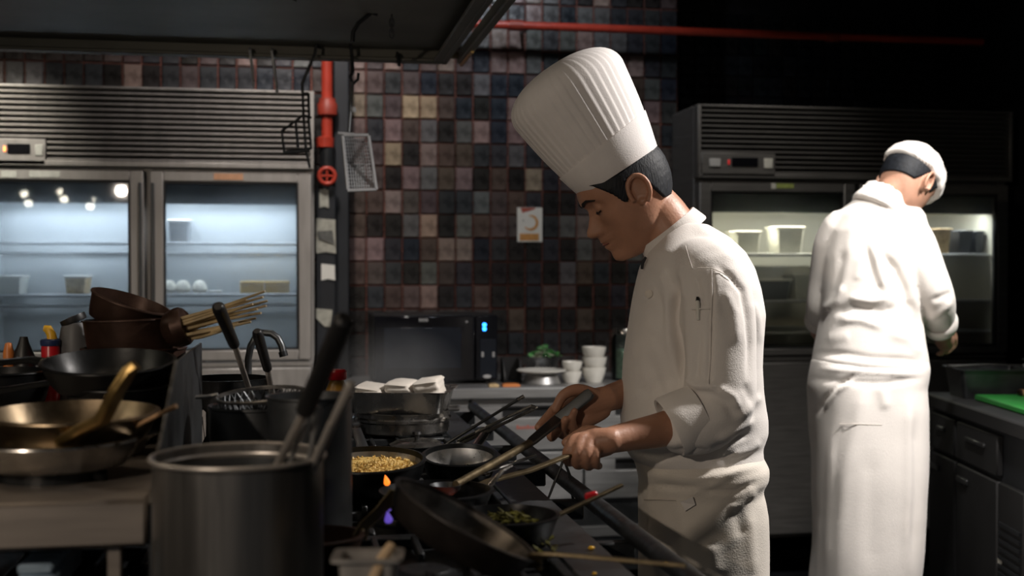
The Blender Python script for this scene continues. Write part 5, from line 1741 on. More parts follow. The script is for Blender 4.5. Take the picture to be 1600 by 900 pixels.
def head_grid(na=112, nz=110, off=None):
    z = np.concatenate([np.linspace(.118, .09, 14), np.linspace(.088, -.10, nz - 28), np.linspace(-.102, -.122, 14)])
    it = lambda A: np.interp(-z, -Zs, A)
    mid, sid, bak, wid, sig = it(MID), it(SID), it(BAK), it(WID), it(SIG)
    a = np.linspace(0, 2 * np.pi, na, endpoint=False)
    ca, sa = np.cos(a), np.sin(a)
    e = 2 / 2.25
    X = np.sign(ca)[None] * np.abs(ca)[None] ** e
    Y = np.sign(sa)[None] * np.abs(sa)[None] ** e
    x = np.where(X > 0, X * sid[:, None], X * bak[:, None])
    y = Y * wid[:, None]
    zz_ = np.repeat(z[:, None], na, 1)
    fr = np.clip(X * 3, 0, 1)
    x = x + (mid - sid)[:, None] * np.exp(-(y / sig[:, None]) ** 2) * fr
    ay = np.abs(y)
    x = x - 0.011 * np.exp(-((ay - .032) / .015) ** 2 - ((zz_ - .008) / .011) ** 2) * fr          # sockets
    x = x + 0.004 * np.exp(-((ay - .045) / .016) ** 2 - ((zz_ + .022) / .014) ** 2) * fr          # cheekbones
    x = x + 0.006 * np.exp(-((ay - .0135) / .006) ** 2 - ((zz_ + .040) / .007) ** 2) * fr         # nostril wings
    x = x - 0.004 * np.exp(-(zz_ + .067) ** 2 / .0025 ** 2) * np.exp(-(ay / .022) ** 2) * fr
    y = y + np.sign(y) * 0.003 * np.exp(-((x - .0) / .03) ** 2 - ((zz_ + .075) / .02) ** 2)       # jaw angle
    p = np.stack([x, y, zz_], -1)
    return p


def grid_faces(nz, na):
    f = []
    for i in range(nz - 1):
        for j in range(na):
            k = (j + 1) % na
            f.append((i * na + j, (i + 1) * na + j, (i + 1) * na + k, i * na + k))
    f.append(tuple(range(na)))
    f.append(tuple(range((nz - 1) * na, nz * na))[::-1])
    return f


def xform(p, M, sc=1.0):
    q = p.reshape(-1, 3) * sc
    A = np.array(M.to_3x3())
    return q @ A.T + np.array(M.translation)


def add_head(mb, M, sc):
    g = head_grid()
    nz, na = g.shape[:2]
    mb.add(xform(g, M, sc).tolist(), grid_faces(nz, na))
    L = lambda x, y, z: M @ (Vector((x, y, z)) * sc)
    for s in (-1, 1):
        mb.add(*_ball(L, (.0655, s * .031, .005), .0135))
        # ear
        pts, rad = [], []
        for k in range(15):
            an = R_(-75 + k * 20.5)
            ex, ez = -math.cos(an) * 0.021, math.sin(an) * 0.030
            sp = 0.010 + 0.012 * (-ex + 0.02) / 0.04
            pts.append(L(-.010 + ex + ez * -0.12, s * (.0715 + sp), -.004 + ez))
            rad.append(0.0052 * sc)
        mb.tube(pts, rad, 10)
        rings = []
        for k in range(9):
            fz = -1 + 2 * k / 8
            wd = 0.019 * math.sqrt(max(0.05, 1 - fz * fz))
            z = -.004 + fz * 0.026
            rings.append([L(-.010 - fz * 0.003 + wd * cx_, s * (.0715 + 0.006 + 0.009 * (1 - cx_) * 0.5 + cy_), z) for cx_, cy_ in ((1, -0.012), (1, -.0035), (0, -.003), (-1, .001), (-1, -.007), (0, -0.013))])
        mb.loft(rings)
        mb.add(*_ball(L, (-.006, s * .077, -.028), .0085))
        mb.add(*_ball(L, (.008, s * .0735, -.004), .0065))


def _ball(L, c, r):
    vs, fs = [], []
    n, m = 12, 8
    for i in range(m + 1):
        t = math.pi * i / m
        rr = max(math.sin(t), 0.02) * r
        for k in range(n):
            an = 2 * math.pi * k / n
            vs.append(L(c[0] + rr * math.cos(an), c[1] + rr * math.sin(an), c[2] + r * math.cos(t)))
    for i in range(m):
        for k in range(n):
            j = (k + 1) % n
            fs.append((i * n + k, i * n + j, (i + 1) * n + j, (i + 1) * n + k))
    fs.append(tuple(range(n)))
    fs.append(tuple(range(m * n, (m + 1) * n)))
    return vs, fs


def hair_shell(M, sc, mask, thick, name, m, parent, lift=None):
    """shell that rises out of the scalp where mask > 0 and dips below the skin elsewhere"""
    g = head_grid(160, 150)
    nz, na = g.shape[:2]
    p = g.reshape(-1, 3)
    k = mask(p[:, 0], p[:, 1], p[:, 2])
    c = np.array([-.005, 0, 0.0])
    nrm = p - c
    nrm /= np.linalg.norm(nrm, axis=1, keepdims=True)
    off = -0.016 + (thick + 0.016) * np.clip(k, 0, 1)
    if lift is not None:
        off = off + lift(p) * np.clip(k, 0, 1)
    p = p + nrm * off[:, None]
    v = xform(p, M, sc)
    f = grid_faces(nz, na)
    return obj(name, v, f, m, parent, ang=80)


sstep = lambda x, a, b: np.clip((x - a) / (b - a), 0, 1) ** 2 * (3 - 2 * np.clip((x - a) / (b - a), 0, 1))


def limb(mb, pts, rad, n=18, sub=5, flat=1.0):
    """smooth tube through points (Catmull-Rom)"""
    pts = [Vector(p) for p in pts]
    out, rr = [], []
    for i in range(len(pts) - 1):
        p0, p1, p2, p3 = pts[max(i - 1, 0)], pts[i], pts[i + 1], pts[min(i + 2, len(pts) - 1)]
        for k in range(sub):
            t = k / sub
            out.append(0.5 * ((2 * p1) + (p2 - p0) * t + (2 * p0 - 5 * p1 + 4 * p2 - p3) * t * t + (3 * p1 - p0 - 3 * p2 + p3) * t ** 3))
            rr.append(rad[i] + (rad[i + 1] - rad[i]) * t)
    out.append(pts[-1])
    rr.append(rad[-1])
    d0, d1 = (out[0] - out[1]).normalized(), (out[-1] - out[-2]).normalized()
    out = [out[0] + d0 * rr[0] * 0.8, out[0] + d0 * rr[0] * 0.5] + out + [out[-1] + d1 * rr[-1] * 0.5, out[-1] + d1 * rr[-1] * 0.8]
    rr = [rr[0] * 0.45, rr[0] * 0.85] + rr + [rr[-1] * 0.85, rr[-1] * 0.45]
    return mb.tube(out, rr, n, flat=flat)


PX = lambda lst: [P(*q) for q in lst]

# ================================================================== cook with the tall hat
D1 = 2.66
base1 = P(1095, 900, D1)
t = thing('person', (base1.x, base1.y, 0.0), 'cook in tall white hat, jacket and apron stirring a pan over the range', 'person')
COOK1 = t
S1 = 1.06
ear1 = P(979, 302, D1)
M1 = basis(-RIGHT * 1.0 - FWD * 0.07, R_(31), ear1)
L1 = lambda x, y, z: M1 @ (Vector((x, y, z)) * S1)
sk = MB()
add_head(sk, M1, S1)
limb(sk, [L1(-.022, 0, -.015), L1(-.032, 0, -.055), P(1040, 350, D1), P(1068, 400, D1)], [.058, .0575, .060, .075], 28)
# hidden trunk and legs keep the figure one body
sk.loft([ring(1085, y, D1, hw, hd, 30, 2.2) for y, hw, hd in ((375, .05, .09), (410, .085, .15), (470, .105, .165), (560, .115, .155), (650, .12, .15), (740, .115, .155), (830, .11, .16))])
for s in (-1, 1):
    dd = D1 + s * 0.085
    b = P(1092, 800, dd)
    limb(sk, [b, Vector((b.x, b.y, 0.48)), Vector((b.x + 0.01, b.y, 0.10))], [.085, .058, .042])
# near (left) arm
limb(sk, PX([(1108, 425, 2.50), (1128, 540, 2.47), (1122, 640, 2.45), (1050, 667, 2.42), (985, 681, 2.385), (952, 688, 2.362)]), [.055, .046, .040, .0365, .029, .0255], 22, flat=1.0)
# near hand closed on the pan handle
HS = 0.082
limb(sk, PX([(955, 688, 2.44 - HS), (930, 690, 2.448 - HS), (908, 690, 2.455 - HS)]), [.0255, .027, .020], 18, flat=1.0)
limb(sk, PX([(950, 696, 2.455 - HS), (928, 702, 2.468 - HS), (908, 706, 2.474 - HS)]), [.020, .020, .016], 16)
for chain in ([(914, 684, 2.445, .0115), (898, 687, 2.436, .0115), (887, 705, 2.424, .0104), (886, 719, 2.438, .0096), (892, 723, 2.464, .0086)],
              [(922, 684, 2.442, .0115), (909, 686, 2.432, .0115), (901, 708, 2.416, .0106), (901, 725, 2.434, .0098), (907, 727, 2.464, .0088)],
              [(932, 686, 2.440, .0112), (922, 689, 2.431, .0112), (916, 711, 2.415, .0102), (917, 727, 2.434, .0094), (922, 729, 2.463, .0084)],
              [(943, 690, 2.438, .0105), (935, 694, 2.431, .0104), (931, 713, 2.418, .0094), (932, 726, 2.436, .0086), (936, 728, 2.460, .0076)],
              [(943, 680, 2.458, .0145), (920, 674, 2.474, .0135), (902, 681, 2.480, .0118), (884, 692, 2.478, .0100)]):
    limb(sk, [P(a, b_, c - HS) for a, b_, c, _ in chain], [r for *_, r in chain], 12, 4)
# far (right) arm and hand on the ladle
HF = 0.165
limb(sk, PX([(1078, 430, 2.83), (1050, 540, 2.88), (1030, 600, 2.84), (985, 612, 2.73), (945, 624, 2.79 - HF)]), [.052, .044, .040, .034, .027], 20)
limb(sk, PX([(948, 622, 2.79 - HF), (920, 632, 2.785 - HF), (898, 640, 2.785 - HF)]), [.027, .032, .029], 18)
limb(sk, PX([(940, 640, 2.79 - HF), (915, 652, 2.78 - HF), (900, 656, 2.78 - HF)]), [.022, .024, .020], 14)
for chain in ([(932, 618, 2.775, .0145), (903, 609, 2.76, .0135), (880, 618, 2.752, .0118), (868, 640, 2.748, .0100)],
              [(905, 628, 2.80, .0125), (876, 632, 2.80, .0122), (857, 650, 2.785, .0108), (841, 668, 2.765, .0092)],
              [(905, 642, 2.795, .0125), (882, 652, 2.785, .0122), (864, 672, 2.765, .0112), (862, 683, 2.745, .0108), (872, 672, 2.730, .0092)],
              [(910, 652, 2.79, .012), (892, 666, 2.775, .0118), (880, 680, 2.755, .0106), (878, 668, 2.735, .0096), (884, 655, 2.722, .0086)],
              [(920, 658, 2.785, .0112), (907, 670, 2.770, .011), (897, 672, 2.748, .0098), (894, 655, 2.730, .0088), (898, 642, 2.722, .0078)]):
    limb(sk, [P(a, b_, c - HF) for a, b_, c, _ in chain], [r for *_, r in chain], 12, 4)
v, f = remesh(sk, 0.0032, 3)
obj('body', v, f, 'skin', t, ang=180)


def hair1(x, y, z):
    ax = np.where(x > 0, x, x)
    line = np.interp(x, [-.12, -.085, -.050, -.030, -.022, -.004, .004, .018, .026, .036, .060, .085, .12], [-.052, -.050, -.046, .000, .020, .024, .000, -.016, -.012, .010, .044, .064, .08])
    return sstep(z - line, -0.002, 0.004)


hair_shell(M1, S1, hair1, 0.0055, 'hair', 'hair', t)
for s in (-1, 1):
    MB().tube([L1(.0935, s * .012, .022), L1(.0925, s * .022, .027), L1(.086, s * .036, .029), L1(.072, s * .051, .022)], [.0030, .0040, .0038, .0018], 8, flat=0.7).build('eyebrow', 'lash', t)
    MB().tube([L1(.0745, s * .019, .0), L1(.0785, s * .026, -.0035), L1(.0785, s * .035, -.0045), L1(.071, s * .045, -.0015)], [.0012, .0018, .0018, .0012], 6).build('eyelash', 'lash', t)
MB().tube([L1(.088, -.019, -.0675), L1(.0945, -.010, -.0672), L1(.096, 0, -.0668), L1(.0945, .010, -.0672), L1(.088, .019, -.0675)], [.001, .0022, .0026, .0022, .001], 8).build('lips', 'lip', t)

# jacket
rows = [(352, 1048, 1104, .062), (372, 1028, 1137, .105), (395, 1010, 1160, .155), (420, 1001, 1174, .185), (450, 995, 1183, .195), (490, 987, 1190, .195), (530, 980, 1188, .19), (570, 975, 1187, .185),
        (610, 972, 1189, .185), (650, 970, 1194, .185), (672, 971, 1193, .185), (695, 974, 1184, .18), (712, 984, 1186, .18), (722, 992, 1184, .175)]
jk = torso(rows, D1, 56, 2.5)
limb(jk, PX([(1092, 425, 2.555), (1112, 440, 2.50), (1122, 500, 2.475), (1124, 570, 2.46), (1122, 630, 2.45), (1098, 660, 2.435), (1066, 668, 2.425)]), [.074, .076, .074, .073, .072, .062, .055], 30)
limb(jk, PX([(1080, 430, 2.78), (1060, 520, 2.87), (1042, 585, 2.86), (1018, 602, 2.80)]), [.075, .07, .064, .056], 24)
v, f = remesh(jk, 0.0055, 5)
st1 = [  # ridges and valleys of the cloth (pixel paths on the visible side)
    ([(1060, 440), (1054, 475), (1054, 505), (1062, 545), (1068, 605)], 5, -.022), ([(1046, 455), (1042, 500), (1048, 560)], 8, .007), ([(1074, 470), (1076, 540), (1082, 600)], 7, .006), ([(1020, 440), (1035, 480), (1040, 520)], 6, -.004), ([(1095, 520), (1090, 560), (1088, 595)], 5, -.005), ([(1130, 450), (1148, 490), (1152, 540)], 8, .005), ([(1015, 560), (1030, 610), (1032, 640)], 9, -.005),
    ([(1040, 420), (1050, 455), (1056, 490)], 7, -.006), ([(1060, 415), (1068, 440), (1072, 470)], 6, .005), ([(1030, 425), (1044, 450)], 6, .004),
    ([(1085, 430), (1092, 455), (1098, 480)], 6, -.006), ([(1110, 420), (1112, 470), (1110, 560), (1108, 620)], 3.5, -.004), ([(1118, 420), (1120, 500)], 7, .003),
    ([(1120, 415), (1140, 430), (1160, 455), (1168, 500), (1172, 540), (1168, 590)], 5, -.007), ([(1176, 470), (1184, 500), (1190, 540)], 7, .005),
    ([(1072, 590), (1090, 602), (1120, 606)], 6, .010), ([(1080, 610), (1110, 615), (1135, 630), (1150, 655)], 7, -.006), ([(1120, 606), (1145, 620), (1152, 640)], 6, .006),
    ([(1150, 655), (1172, 635), (1192, 618)], 7, .006), ([(1120, 690), (1150, 672), (1180, 655)], 7, .007), ([(1110, 705), (1140, 690), (1175, 676)], 6, -.008),
    ([(975, 690), (1020, 698), (1070, 690)], 7, .006), ([(980, 705), (1030, 712), (1080, 705), (1130, 712)], 6, -.007), ([(1140, 712), (1170, 702), (1190, 690)], 6, .006),
    ([(995, 620), (1030, 600), (1060, 585)], 12, -.005), ([(985, 560), (1030, 540)], 14, .004), ([(1000, 500), (1030, 520)], 10, .003),
    ([(990, 460), (1015, 470)], 6, .003), ([(1160, 600), (1180, 640)], 7, -.004), ([(1085, 350), (1120, 380), (1150, 410)], 10, .003)]
v = folds(v, f, st1, 0.0016, 22, 1, 2.62)
jo = obj('jacket', v, f, 'cloth', t, ang=180)
# collar
cax = (-RIGHT * 0.62 + UP * 0.78).normalized()
cc = P(1050, 366, D1)
cl = MB()
pr = [(.0800, -.018), (.0815, -.014), (.0765, .006), (.073, .018), (.070, .0185), (.0715, .004), (.076, -.018)]
cl.lathe(pr, cc, cax, 48, sx=1.0, sy=0.86, xdir=RIGHT, ring=True)
cl.build('collar', 'cloth', t)
MB().tube([P(1009, 402, 2.60), P(1004, 411, 2.605), P(1003, 420, 2.61)], [.003, .004, .003], 8).build('collar_edge', 'trouser', jo)
# cuff, folded back
cu = MB()
ca = (-RIGHT * 0.86 - UP * 0.42 - FWD * 0.1).normalized()
cu.lathe([(.052, -.042), (.058, -.040), (.0625, .0), (.0640, .026), (.0615, .030), (.056, .028), (.050, -.01)], P(1066, 658, 2.426), ca, 40, ring=True)
vv, ff = np.array(cu.v), cu.f
MBc = MB()
MBc.v, MBc.f = cu.v, cu.f
MBc.build('cuff', 'cloth', jo, ang=60)
cu = MB()
cu.lathe([(.050, -.02), (.056, -.018), (.058, .012), (.054, .018), (.048, .014), (.046, -.01)], P(1012, 604, 2.79), (-RIGHT + UP * .1).normalized(), 32, ring=True)
cu.build('cuff', 'cloth', jo, ang=60)


# lines stitched on the jacket: found on the surface itself
def on_surf(v, px, py, lift=0.001):
    qx, qy, qd = proj(v)
    near = np.hypot(qx - px, qy - py) < 5
    if not near.any():
        near = np.hypot(qx - px, qy - py) < 12
    d = qd[near].min()
    return P(px, py, d - lift)


def stitch(pts, r, m, name, parent, v):
    dens = []
    for i in range(len(pts) - 1):
        for k in range(5):
            f_ = k / 5
            dens.append((pts[i][0] + (pts[i + 1][0] - pts[i][0]) * f_, pts[i][1] + (pts[i + 1][1] - pts[i][1]) * f_))
    dens.append(pts[-1])
    return MB().tube([on_surf(v, a, b, -0.0002) for a, b in dens], r, 6).build(name, m, parent)


stitch([(1071, 384), (1076, 402), (1082, 420)], 0.0011, 'seam', 'seam', jo, v)
stitch([(1090, 419), (1112, 419), (1130, 427), (1143, 436)], 0.0009, 'seam', 'seam', jo, v)
stitch([(1112, 420), (1113, 455), (1111, 500), (1110, 560), (1107, 600)], 0.0010, 'cloth', 'pleat_edge', jo, v)
pk = on_surf(v, 1090, 482)
MB().tube([on_surf(v, 1081, 483, .001), on_surf(v, 1095, 482.5, .0015), on_surf(v, 1109, 482.5, .001)], 0.0016, 8).build('pocket_edge', 'cloth', jo)
pen = MB().tube([on_surf(v, 1090, 470, .004), on_surf(v, 1090.5, 474, .004), on_surf(v, 1091, 500, -.002)], [.003, .0042, .0042], 10).build('pen', 'paper', jo)
MB().tube([on_surf(v, 1090, 464, .004), on_surf(v, 1090, 470, .004)], [.0028, .0040], 10).build('pen_cap', 'black_plastic', pen)
MB().lathe([(0, 0), (.0085, .0), (.009, .002), (.005, .004), (0, .004)], on_surf(v, 1014, 459, .0), (-RIGHT * .5 - FWD * .85), 16).build('button', 'cloth_cream', jo)

# apron
ap = torso([(700, 984, 1182, .172), (712, 988, 1188, .180), (726, 993, 1195, .187), (742, 998, 1193, .187), (752, 1000, 1186, .183), (760, 1000, 1184, .181), (775, 999, 1188, .184), (800, 1000, 1192, .188), (850, 1001, 1194, .192),
            (900, 1000, 1195, .195), (980, 1000, 1196, .20), (1080, 1002, 1197, .202), (1115, 1003, 1197, .202)], D1, 64, 2.6)
v, f = remesh(ap, 0.0065, 3)
v = folds(v, f, [([(1010, 742), (1060, 746), (1100, 748), (1140, 740), (1188, 728)], 6, .006), ([(1000, 757), (1060, 762), (1110, 766), (1150, 768), (1186, 752)], 4, -.008),
                 ([(1075, 770), (1110, 760), (1150, 735)], 5, .006), ([(1140, 800), (1160, 780), (1182, 765)], 8, .006), ([(1110, 850), (1118, 900)], 14, .006), ([(1150, 790), (1160, 840)], 10, -.005),
                 ([(1040, 780), (1050, 840), (1060, 900)], 14, -.004), ([(1170, 800), (1178, 900)], 9, .004), ([(1020, 830), (1030, 900)], 10, .004)], 0.002, 18, 5)
ao = obj('apron', v, f, 'cloth_cream', t, ang=180)
stitch([(1006, 781), (1030, 781), (1056, 782)], 0.0009, 'seam', 'hem_stitch', ao, v)
tagp = [on_surf(v, a, b, .002) for a, b in ((1063, 784), (1082, 776), (1086, 788), (1070, 798))]
MB().prism(tagp, -FWD * 0.004).build('tie_end', 'cloth', ao)
for s in (-1, 1):
    b = P(1092, 800, D1 + s * 0.085)
    MB().tube([(b.x, b.y, 0.45), (b.x, b.y, 0.25), (b.x + .01, b.y, 0.09), (b.x + .01, b.y, 0.07)], [.085, .078, .070, .066], 24).build('trouser_leg', 'trouser', t)
    sh = MB()
    dirv = -RIGHT
    limb(sh, [Vector((b.x, b.y, .05)) - dirv * .05, Vector((b.x, b.y, .05)), Vector((b.x, b.y, .045)) + dirv * .09, Vector((b.x, b.y, .035)) + dirv * .16], [.045, .052, .046, .034], 20)
    sh.v = [(x_, y_, max(z_, 0.0)) for x_, y_, z_ in sh.v]
    sh.build('shoe', 'shoe_black', t)

# tall hat
hb = P(966, 268, D1)
hup = (M1.to_3x3() @ Vector((0.04, 0, 1))).normalized()
hf = M1.to_3x3() @ Vector((1, 0, 0))
hf = (hf - hup * hf.dot(hup)).normalized()
hl = hup.cross(hf)
ht = thing_h = None
k_ = D1 / F
NA = 288
rows_ = []
for i in range(15):
    u = i / 14
    rx = (70 + 28 * u + 2.5 * math.sin(math.pi * u)) * k_
    rows_.append((142 * u * k_, rx, rx * 0.93, min(1, u * 1.6 + 0.18)))
for i in range(1, 15):
    ph = i / 14 * math.pi / 2
    rows_.append(((142 + 52 * math.sin(ph) ** 0.9) * k_, 98 * k_ * math.cos(ph) ** 0.85 + 0.0008, 98 * .93 * k_ * math.cos(ph) ** 0.85 + 0.0008, max(0.0, math.cos(ph)) ** 2 * 0.7))
rings = []
NP = 44
for z, rx, ry, am in rows_:
    rg = []
    for j in range(NA):
        a = 2 * math.pi * j / NA
        s_ = (a * NP / (2 * math.pi)) % 1.0
        pl = 0.0022 * am * (s_ if s_ < 0.85 else (1 - s_) / 0.15 * 0.85)
        q_ = 1 + pl / max(rx, 0.02)
        rg.append(hb + hup * z + hf * (rx * q_ * math.cos(a)) + hl * (ry * q_ * math.sin(a)))
    rings.append(rg)
hat = MB().loft(rings, True).build('chef_hat', 'hat_paper', t, ang=70)
rings = []
for sgn, dr in ((0, .0018), (0.02, .0026), (0.5, .0034), (0.97, .0042), (1.0, .0036), (0.97, .001)):
    rg = []
    for j in range(144):
        a = 2 * math.pi * j / 144
        hgt = (50 - 8 * math.cos(a)) * k_
        u = sgn * hgt / (142 * k_)
        rx = (70 + 28 * u + 2.5 * math.sin(math.pi * u)) * k_ + dr
        rg.append(hb + hup * (sgn * hgt - 0.001) + hf * (rx * math.cos(a)) + hl * (rx * .93 * math.sin(a)))
    rings.append(rg)
MB().loft(rings, False).build('hat_band', 'hat_paper', hat, ang=50)

# ladle in the far hand
t = thing('wok_ladle', tuple(P(712, 758, 2.2)), 'long dull ladle held by the tall-hatted cook over the sauce pan', 'ladle')
la, lb, lc_, ld = P(924, 613, 2.742 - HF), P(872, 655, 2.735 - HF), P(822, 697, 2.42), P(712, 757, 2.12)
strap([la, la + (lb - la) * .1, lb, lb + (lc_ - lb) * .8, lc_], [.020, .027, .024, .020, .012], .010, UP - FWD * .9).build('grip', 'steel_dark', t)
MB().tube([lc_ + (lb - lc_) * .1, (lc_ + ld) / 2, ld], [.0082, .0074, .0068], 12).build('shaft', 'brass_dull', t)
MB().lathe([(0, 0), (.016, .003), (.026, .012), (.028, .02), (.026, .02), (.022, .012), (0, .004)], ld - UP * .020 - RIGHT * .018, UP, 24).build('scoop', 'steel_dark', t)

# ================================================================== cook with the skull cap
D2 = 3.80
base2 = P(1358, 900, D2)
t = thing('person', (base2.x, base2.y, 0.0), 'cook in white skull cap seen from behind at the right counter', 'person')
S2 = 1.0
ear2 = P(1418, 287, D2 - 0.02)
M2 = basis(RIGHT * 0.80 + FWD * 0.60, R_(46), ear2, R_(4))
L2 = lambda x, y, z: M2 @ (Vector((x, y, z)) * S2)
sk = MB()
add_head(sk, M2, S2)
limb(sk, [L2(-.012, 0, -.02), L2(-.022, 0, -.055), P(1386, 316, D2), P(1376, 345, D2)], [.048, .050, .058, .08], 26)
sk.loft([ring(1364, y, D2, hw, hd, 30, 2.2) for y, hw, hd in ((325, .06, .06), (350, .13, .085), (400, .145, .10), (470, .14, .10), (540, .15, .11), (610, .15, .12), (680, .14, .12))])
for s in (-1, 1):
    b = P(1355 + s * 38, 660, D2)
    limb(sk, [b, Vector((b.x, b.y, 0.48)), Vector((b.x, b.y, 0.10))], [.085, .058, .042])
limb(sk, PX([(1415, 370, 3.77), (1446, 430, 3.735), (1460, 474, 3.75), (1469, 506, 3.86), (1474, 526, 3.96)]), [.042, .040, .034, .034, .027], 20)
limb(sk, PX([(1474, 526, 3.96), (1476, 532, 4.01), (1476, 536, 4.04)]), [.026, .032, .028], 16)
for chain in ([(1478, 522, 4.03, .012), (1488, 520, 4.05, .0115), (1492, 530, 4.07, .010), (1487, 538, 4.075, .009)], [(1480, 528, 4.03, .012), (1490, 529, 4.05, .0115), (1491, 539, 4.07, .010), (1485, 546, 4.07, .009)],
              [(1476, 534, 4.03, .012), (1484, 538, 4.05, .011), (1484, 546, 4.06, .010), (1478, 551, 4.06, .009)], [(1470, 538, 4.02, .011), (1474, 545, 4.04, .010), (1472, 552, 4.05, .009), (1466, 553, 4.05, .008)],
              [(1472, 520, 4.0, .013), (1481, 516, 4.0, .0115), (1489, 519, 4.03, .010)]):
    limb(sk, [P(a, b_, c) for a, b_, c, _ in chain], [r for *_, r in chain], 10, 4)
limb(sk, PX([(1318, 372, 3.80), (1294, 440, 3.85), (1283, 486, 3.88), (1282, 516, 3.98), (1310, 545, 4.10)]), [.040, .038, .035, .034, .027], 20)
limb(sk, PX([(1310, 545, 4.10), (1330, 552, 4.13)]), [.028, .03], 14)
for k in range(5):
    a = P(1330, 548 + k * 4, 4.13)
    limb(sk, [a, a + RIGHT * .035 + UP * .004, a + RIGHT * .065 - UP * .01, a + RIGHT * .075 - UP * .028], [.012, .011, .010, .009], 10, 3)
v, f = remesh(sk, 0.0042, 3)
obj('body', v, f, 'skin_light', t, ang=180)


def hair2(x, y, z):
    line = np.interp(x, [-.12, -.085, -.045, -.028, -.02, .0, .012, .024, .034, .06, .12], [-.038, -.036, -.030, .005, .025, .03, .0, -.012, .01, .06, .08])
    return sstep(z - line, -0.002, 0.004)


hair_shell(M2, S2, hair2, 0.005, 'hair', 'hair', t)


def cap2(x, y, z):
    line = np.interp(x, [-.12, -.08, -.03, .02, .06, .12], [.020, .022, .030, .028, .018, .010])
    return sstep(z - line, -0.001, 0.003)


hair_shell(M2, S2, cap2, 0.014, 'skull_cap', 'cloth', t, lift=lambda p: 0.008 * np.clip(p[:, 2] / .1, 0, 1) + 0.0015 * np.sin(p[:, 0] * 160 + p[:, 1] * 70))
for s in (-1, 1):
    MB().tube([L2(.0935, s * .012, .020), L2(.0925, s * .022, .025), L2(.086, s * .036, .027), L2(.072, s * .051, .020)], [.0030, .0040, .0038, .0018], 8, flat=0.7).build('eyebrow', 'lash', t)
rows = [(303, 1352, 1414, .06), (318, 1328, 1428, .088), (335, 1306, 1442, .11), (360, 1292, 1448, .125), (400, 1285, 1446, .13), (450, 1283, 1440, .132), (500, 1283, 1438, .135), (535, 1277, 1441, .14), (562, 1272, 1446, .145), (580, 1269, 1447, .148), (588, 1270, 1446, .147)]
jk = torso(rows, D2, 56, 2.5)
limb_c = (RIGHT * 0.50 + UP * 0.84 + FWD * .12).normalized()
jk.lathe([(.094, -.05), (.0945, -.04), (.081, -.004), (.0765, .017), (.070, .0185), (.071, -.004), (.080, -.05)], P(1387, 309, D2 - .024), limb_c, 44, sx=1.0, sy=.92, xdir=RIGHT, ring=True)
limb(jk, PX([(1412, 360, 3.78), (1428, 385, 3.75), (1447, 430, 3.73), (1462, 470, 3.74), (1466, 500, 3.83)]), [.072, .07, .062, .056, .05], 28)
limb(jk, PX([(1318, 360, 3.80), (1304, 385, 3.82), (1292, 440, 3.85), (1284, 480, 3.87), (1281, 498, 3.92)]), [.068, .066, .056, .048, .042], 26)
v, f = remesh(jk, 0.0065, 4)
st2 = [([(1378, 395), (1398, 420), (1415, 455), (1430, 500), (1442, 540)], 7, -.016), ([(1362, 380), (1374, 420), (1384, 455)], 6, .008), ([(1352, 380), (1362, 425), (1374, 460)], 6, -.007),
       ([(1300, 490), (1330, 480), (1380, 488), (1400, 480)], 7, -.009), ([(1325, 465), (1360, 470), (1390, 466)], 6, .009), ([(1285, 485), (1305, 470), (1318, 445)], 6, .009),
       ([(1300, 470), (1308, 430), (1318, 390)], 8, -.006), ([(1310, 500), (1345, 500), (1380, 512)], 6, .007), ([(1275, 552), (1320, 553), (1360, 560), (1410, 562), (1440, 566)], 5, -.006),
       ([(1275, 562), (1330, 566), (1400, 572), (1442, 576)], 5, .005), ([(1420, 470), (1436, 490), (1440, 510)], 6, -.006), ([(1450, 500), (1470, 488), (1486, 470)], 5, .006), ([(1455, 470), (1475, 462), (1486, 458)], 5, -.005),
       ([(1340, 310), (1330, 360), (1325, 400)], 9, .003), ([(1400, 340), (1405, 380)], 9, .003), ([(1345, 400), (1340, 440)], 8, .004), ([(1390, 520), (1420, 530), (1440, 555)], 8, .005), ([(1290, 530), (1330, 525)], 9, .004)]
v = folds(v, f, st2, 0.002, 20, 2, D2)
jo = obj('jacket', v, f, 'cloth', t, ang=180)
MB().prism([P(1349, 289, D2 - .03), P(1358, 291, D2 - .035), P(1356, 300, D2 - .04), P(1349, 297, D2 - .04)], FWD * .006).build('collar_tip', 'cloth', t)
MB().lathe([(.046, -.03), (.054, -.026), (.058, .0), (.056, .022), (.050, .026), (.044, .02), (.042, -.02)], P(1467, 503, 3.83), (P(1470, 508, 3.9) - P(1463, 485, 3.76)), 36, ring=True).build('cuff', 'cloth', jo, ang=60)
MB().lathe([(.036, -.022), (.044, -.018), (.047, .0), (.044, .018), (.038, .02), (.034, .0)], P(1280, 500, 3.91), (P(1281, 518, 3.98) - P(1279, 492, 3.87)), 32, ring=True).build('cuff', 'cloth', jo, ang=60)
ap = torso([(560, 1272, 1445, .145), (575, 1268, 1448, .152), (590, 1265, 1446, .155), (605, 1263, 1443, .156), (640, 1267, 1445, .16), (700, 1271, 1444, .165), (800, 1274, 1440, .17), (900, 1270, 1431, .17), (1010, 1268, 1426, .17)], D2, 64, 2.6)
v, f = remesh(ap, 0.0075, 3)
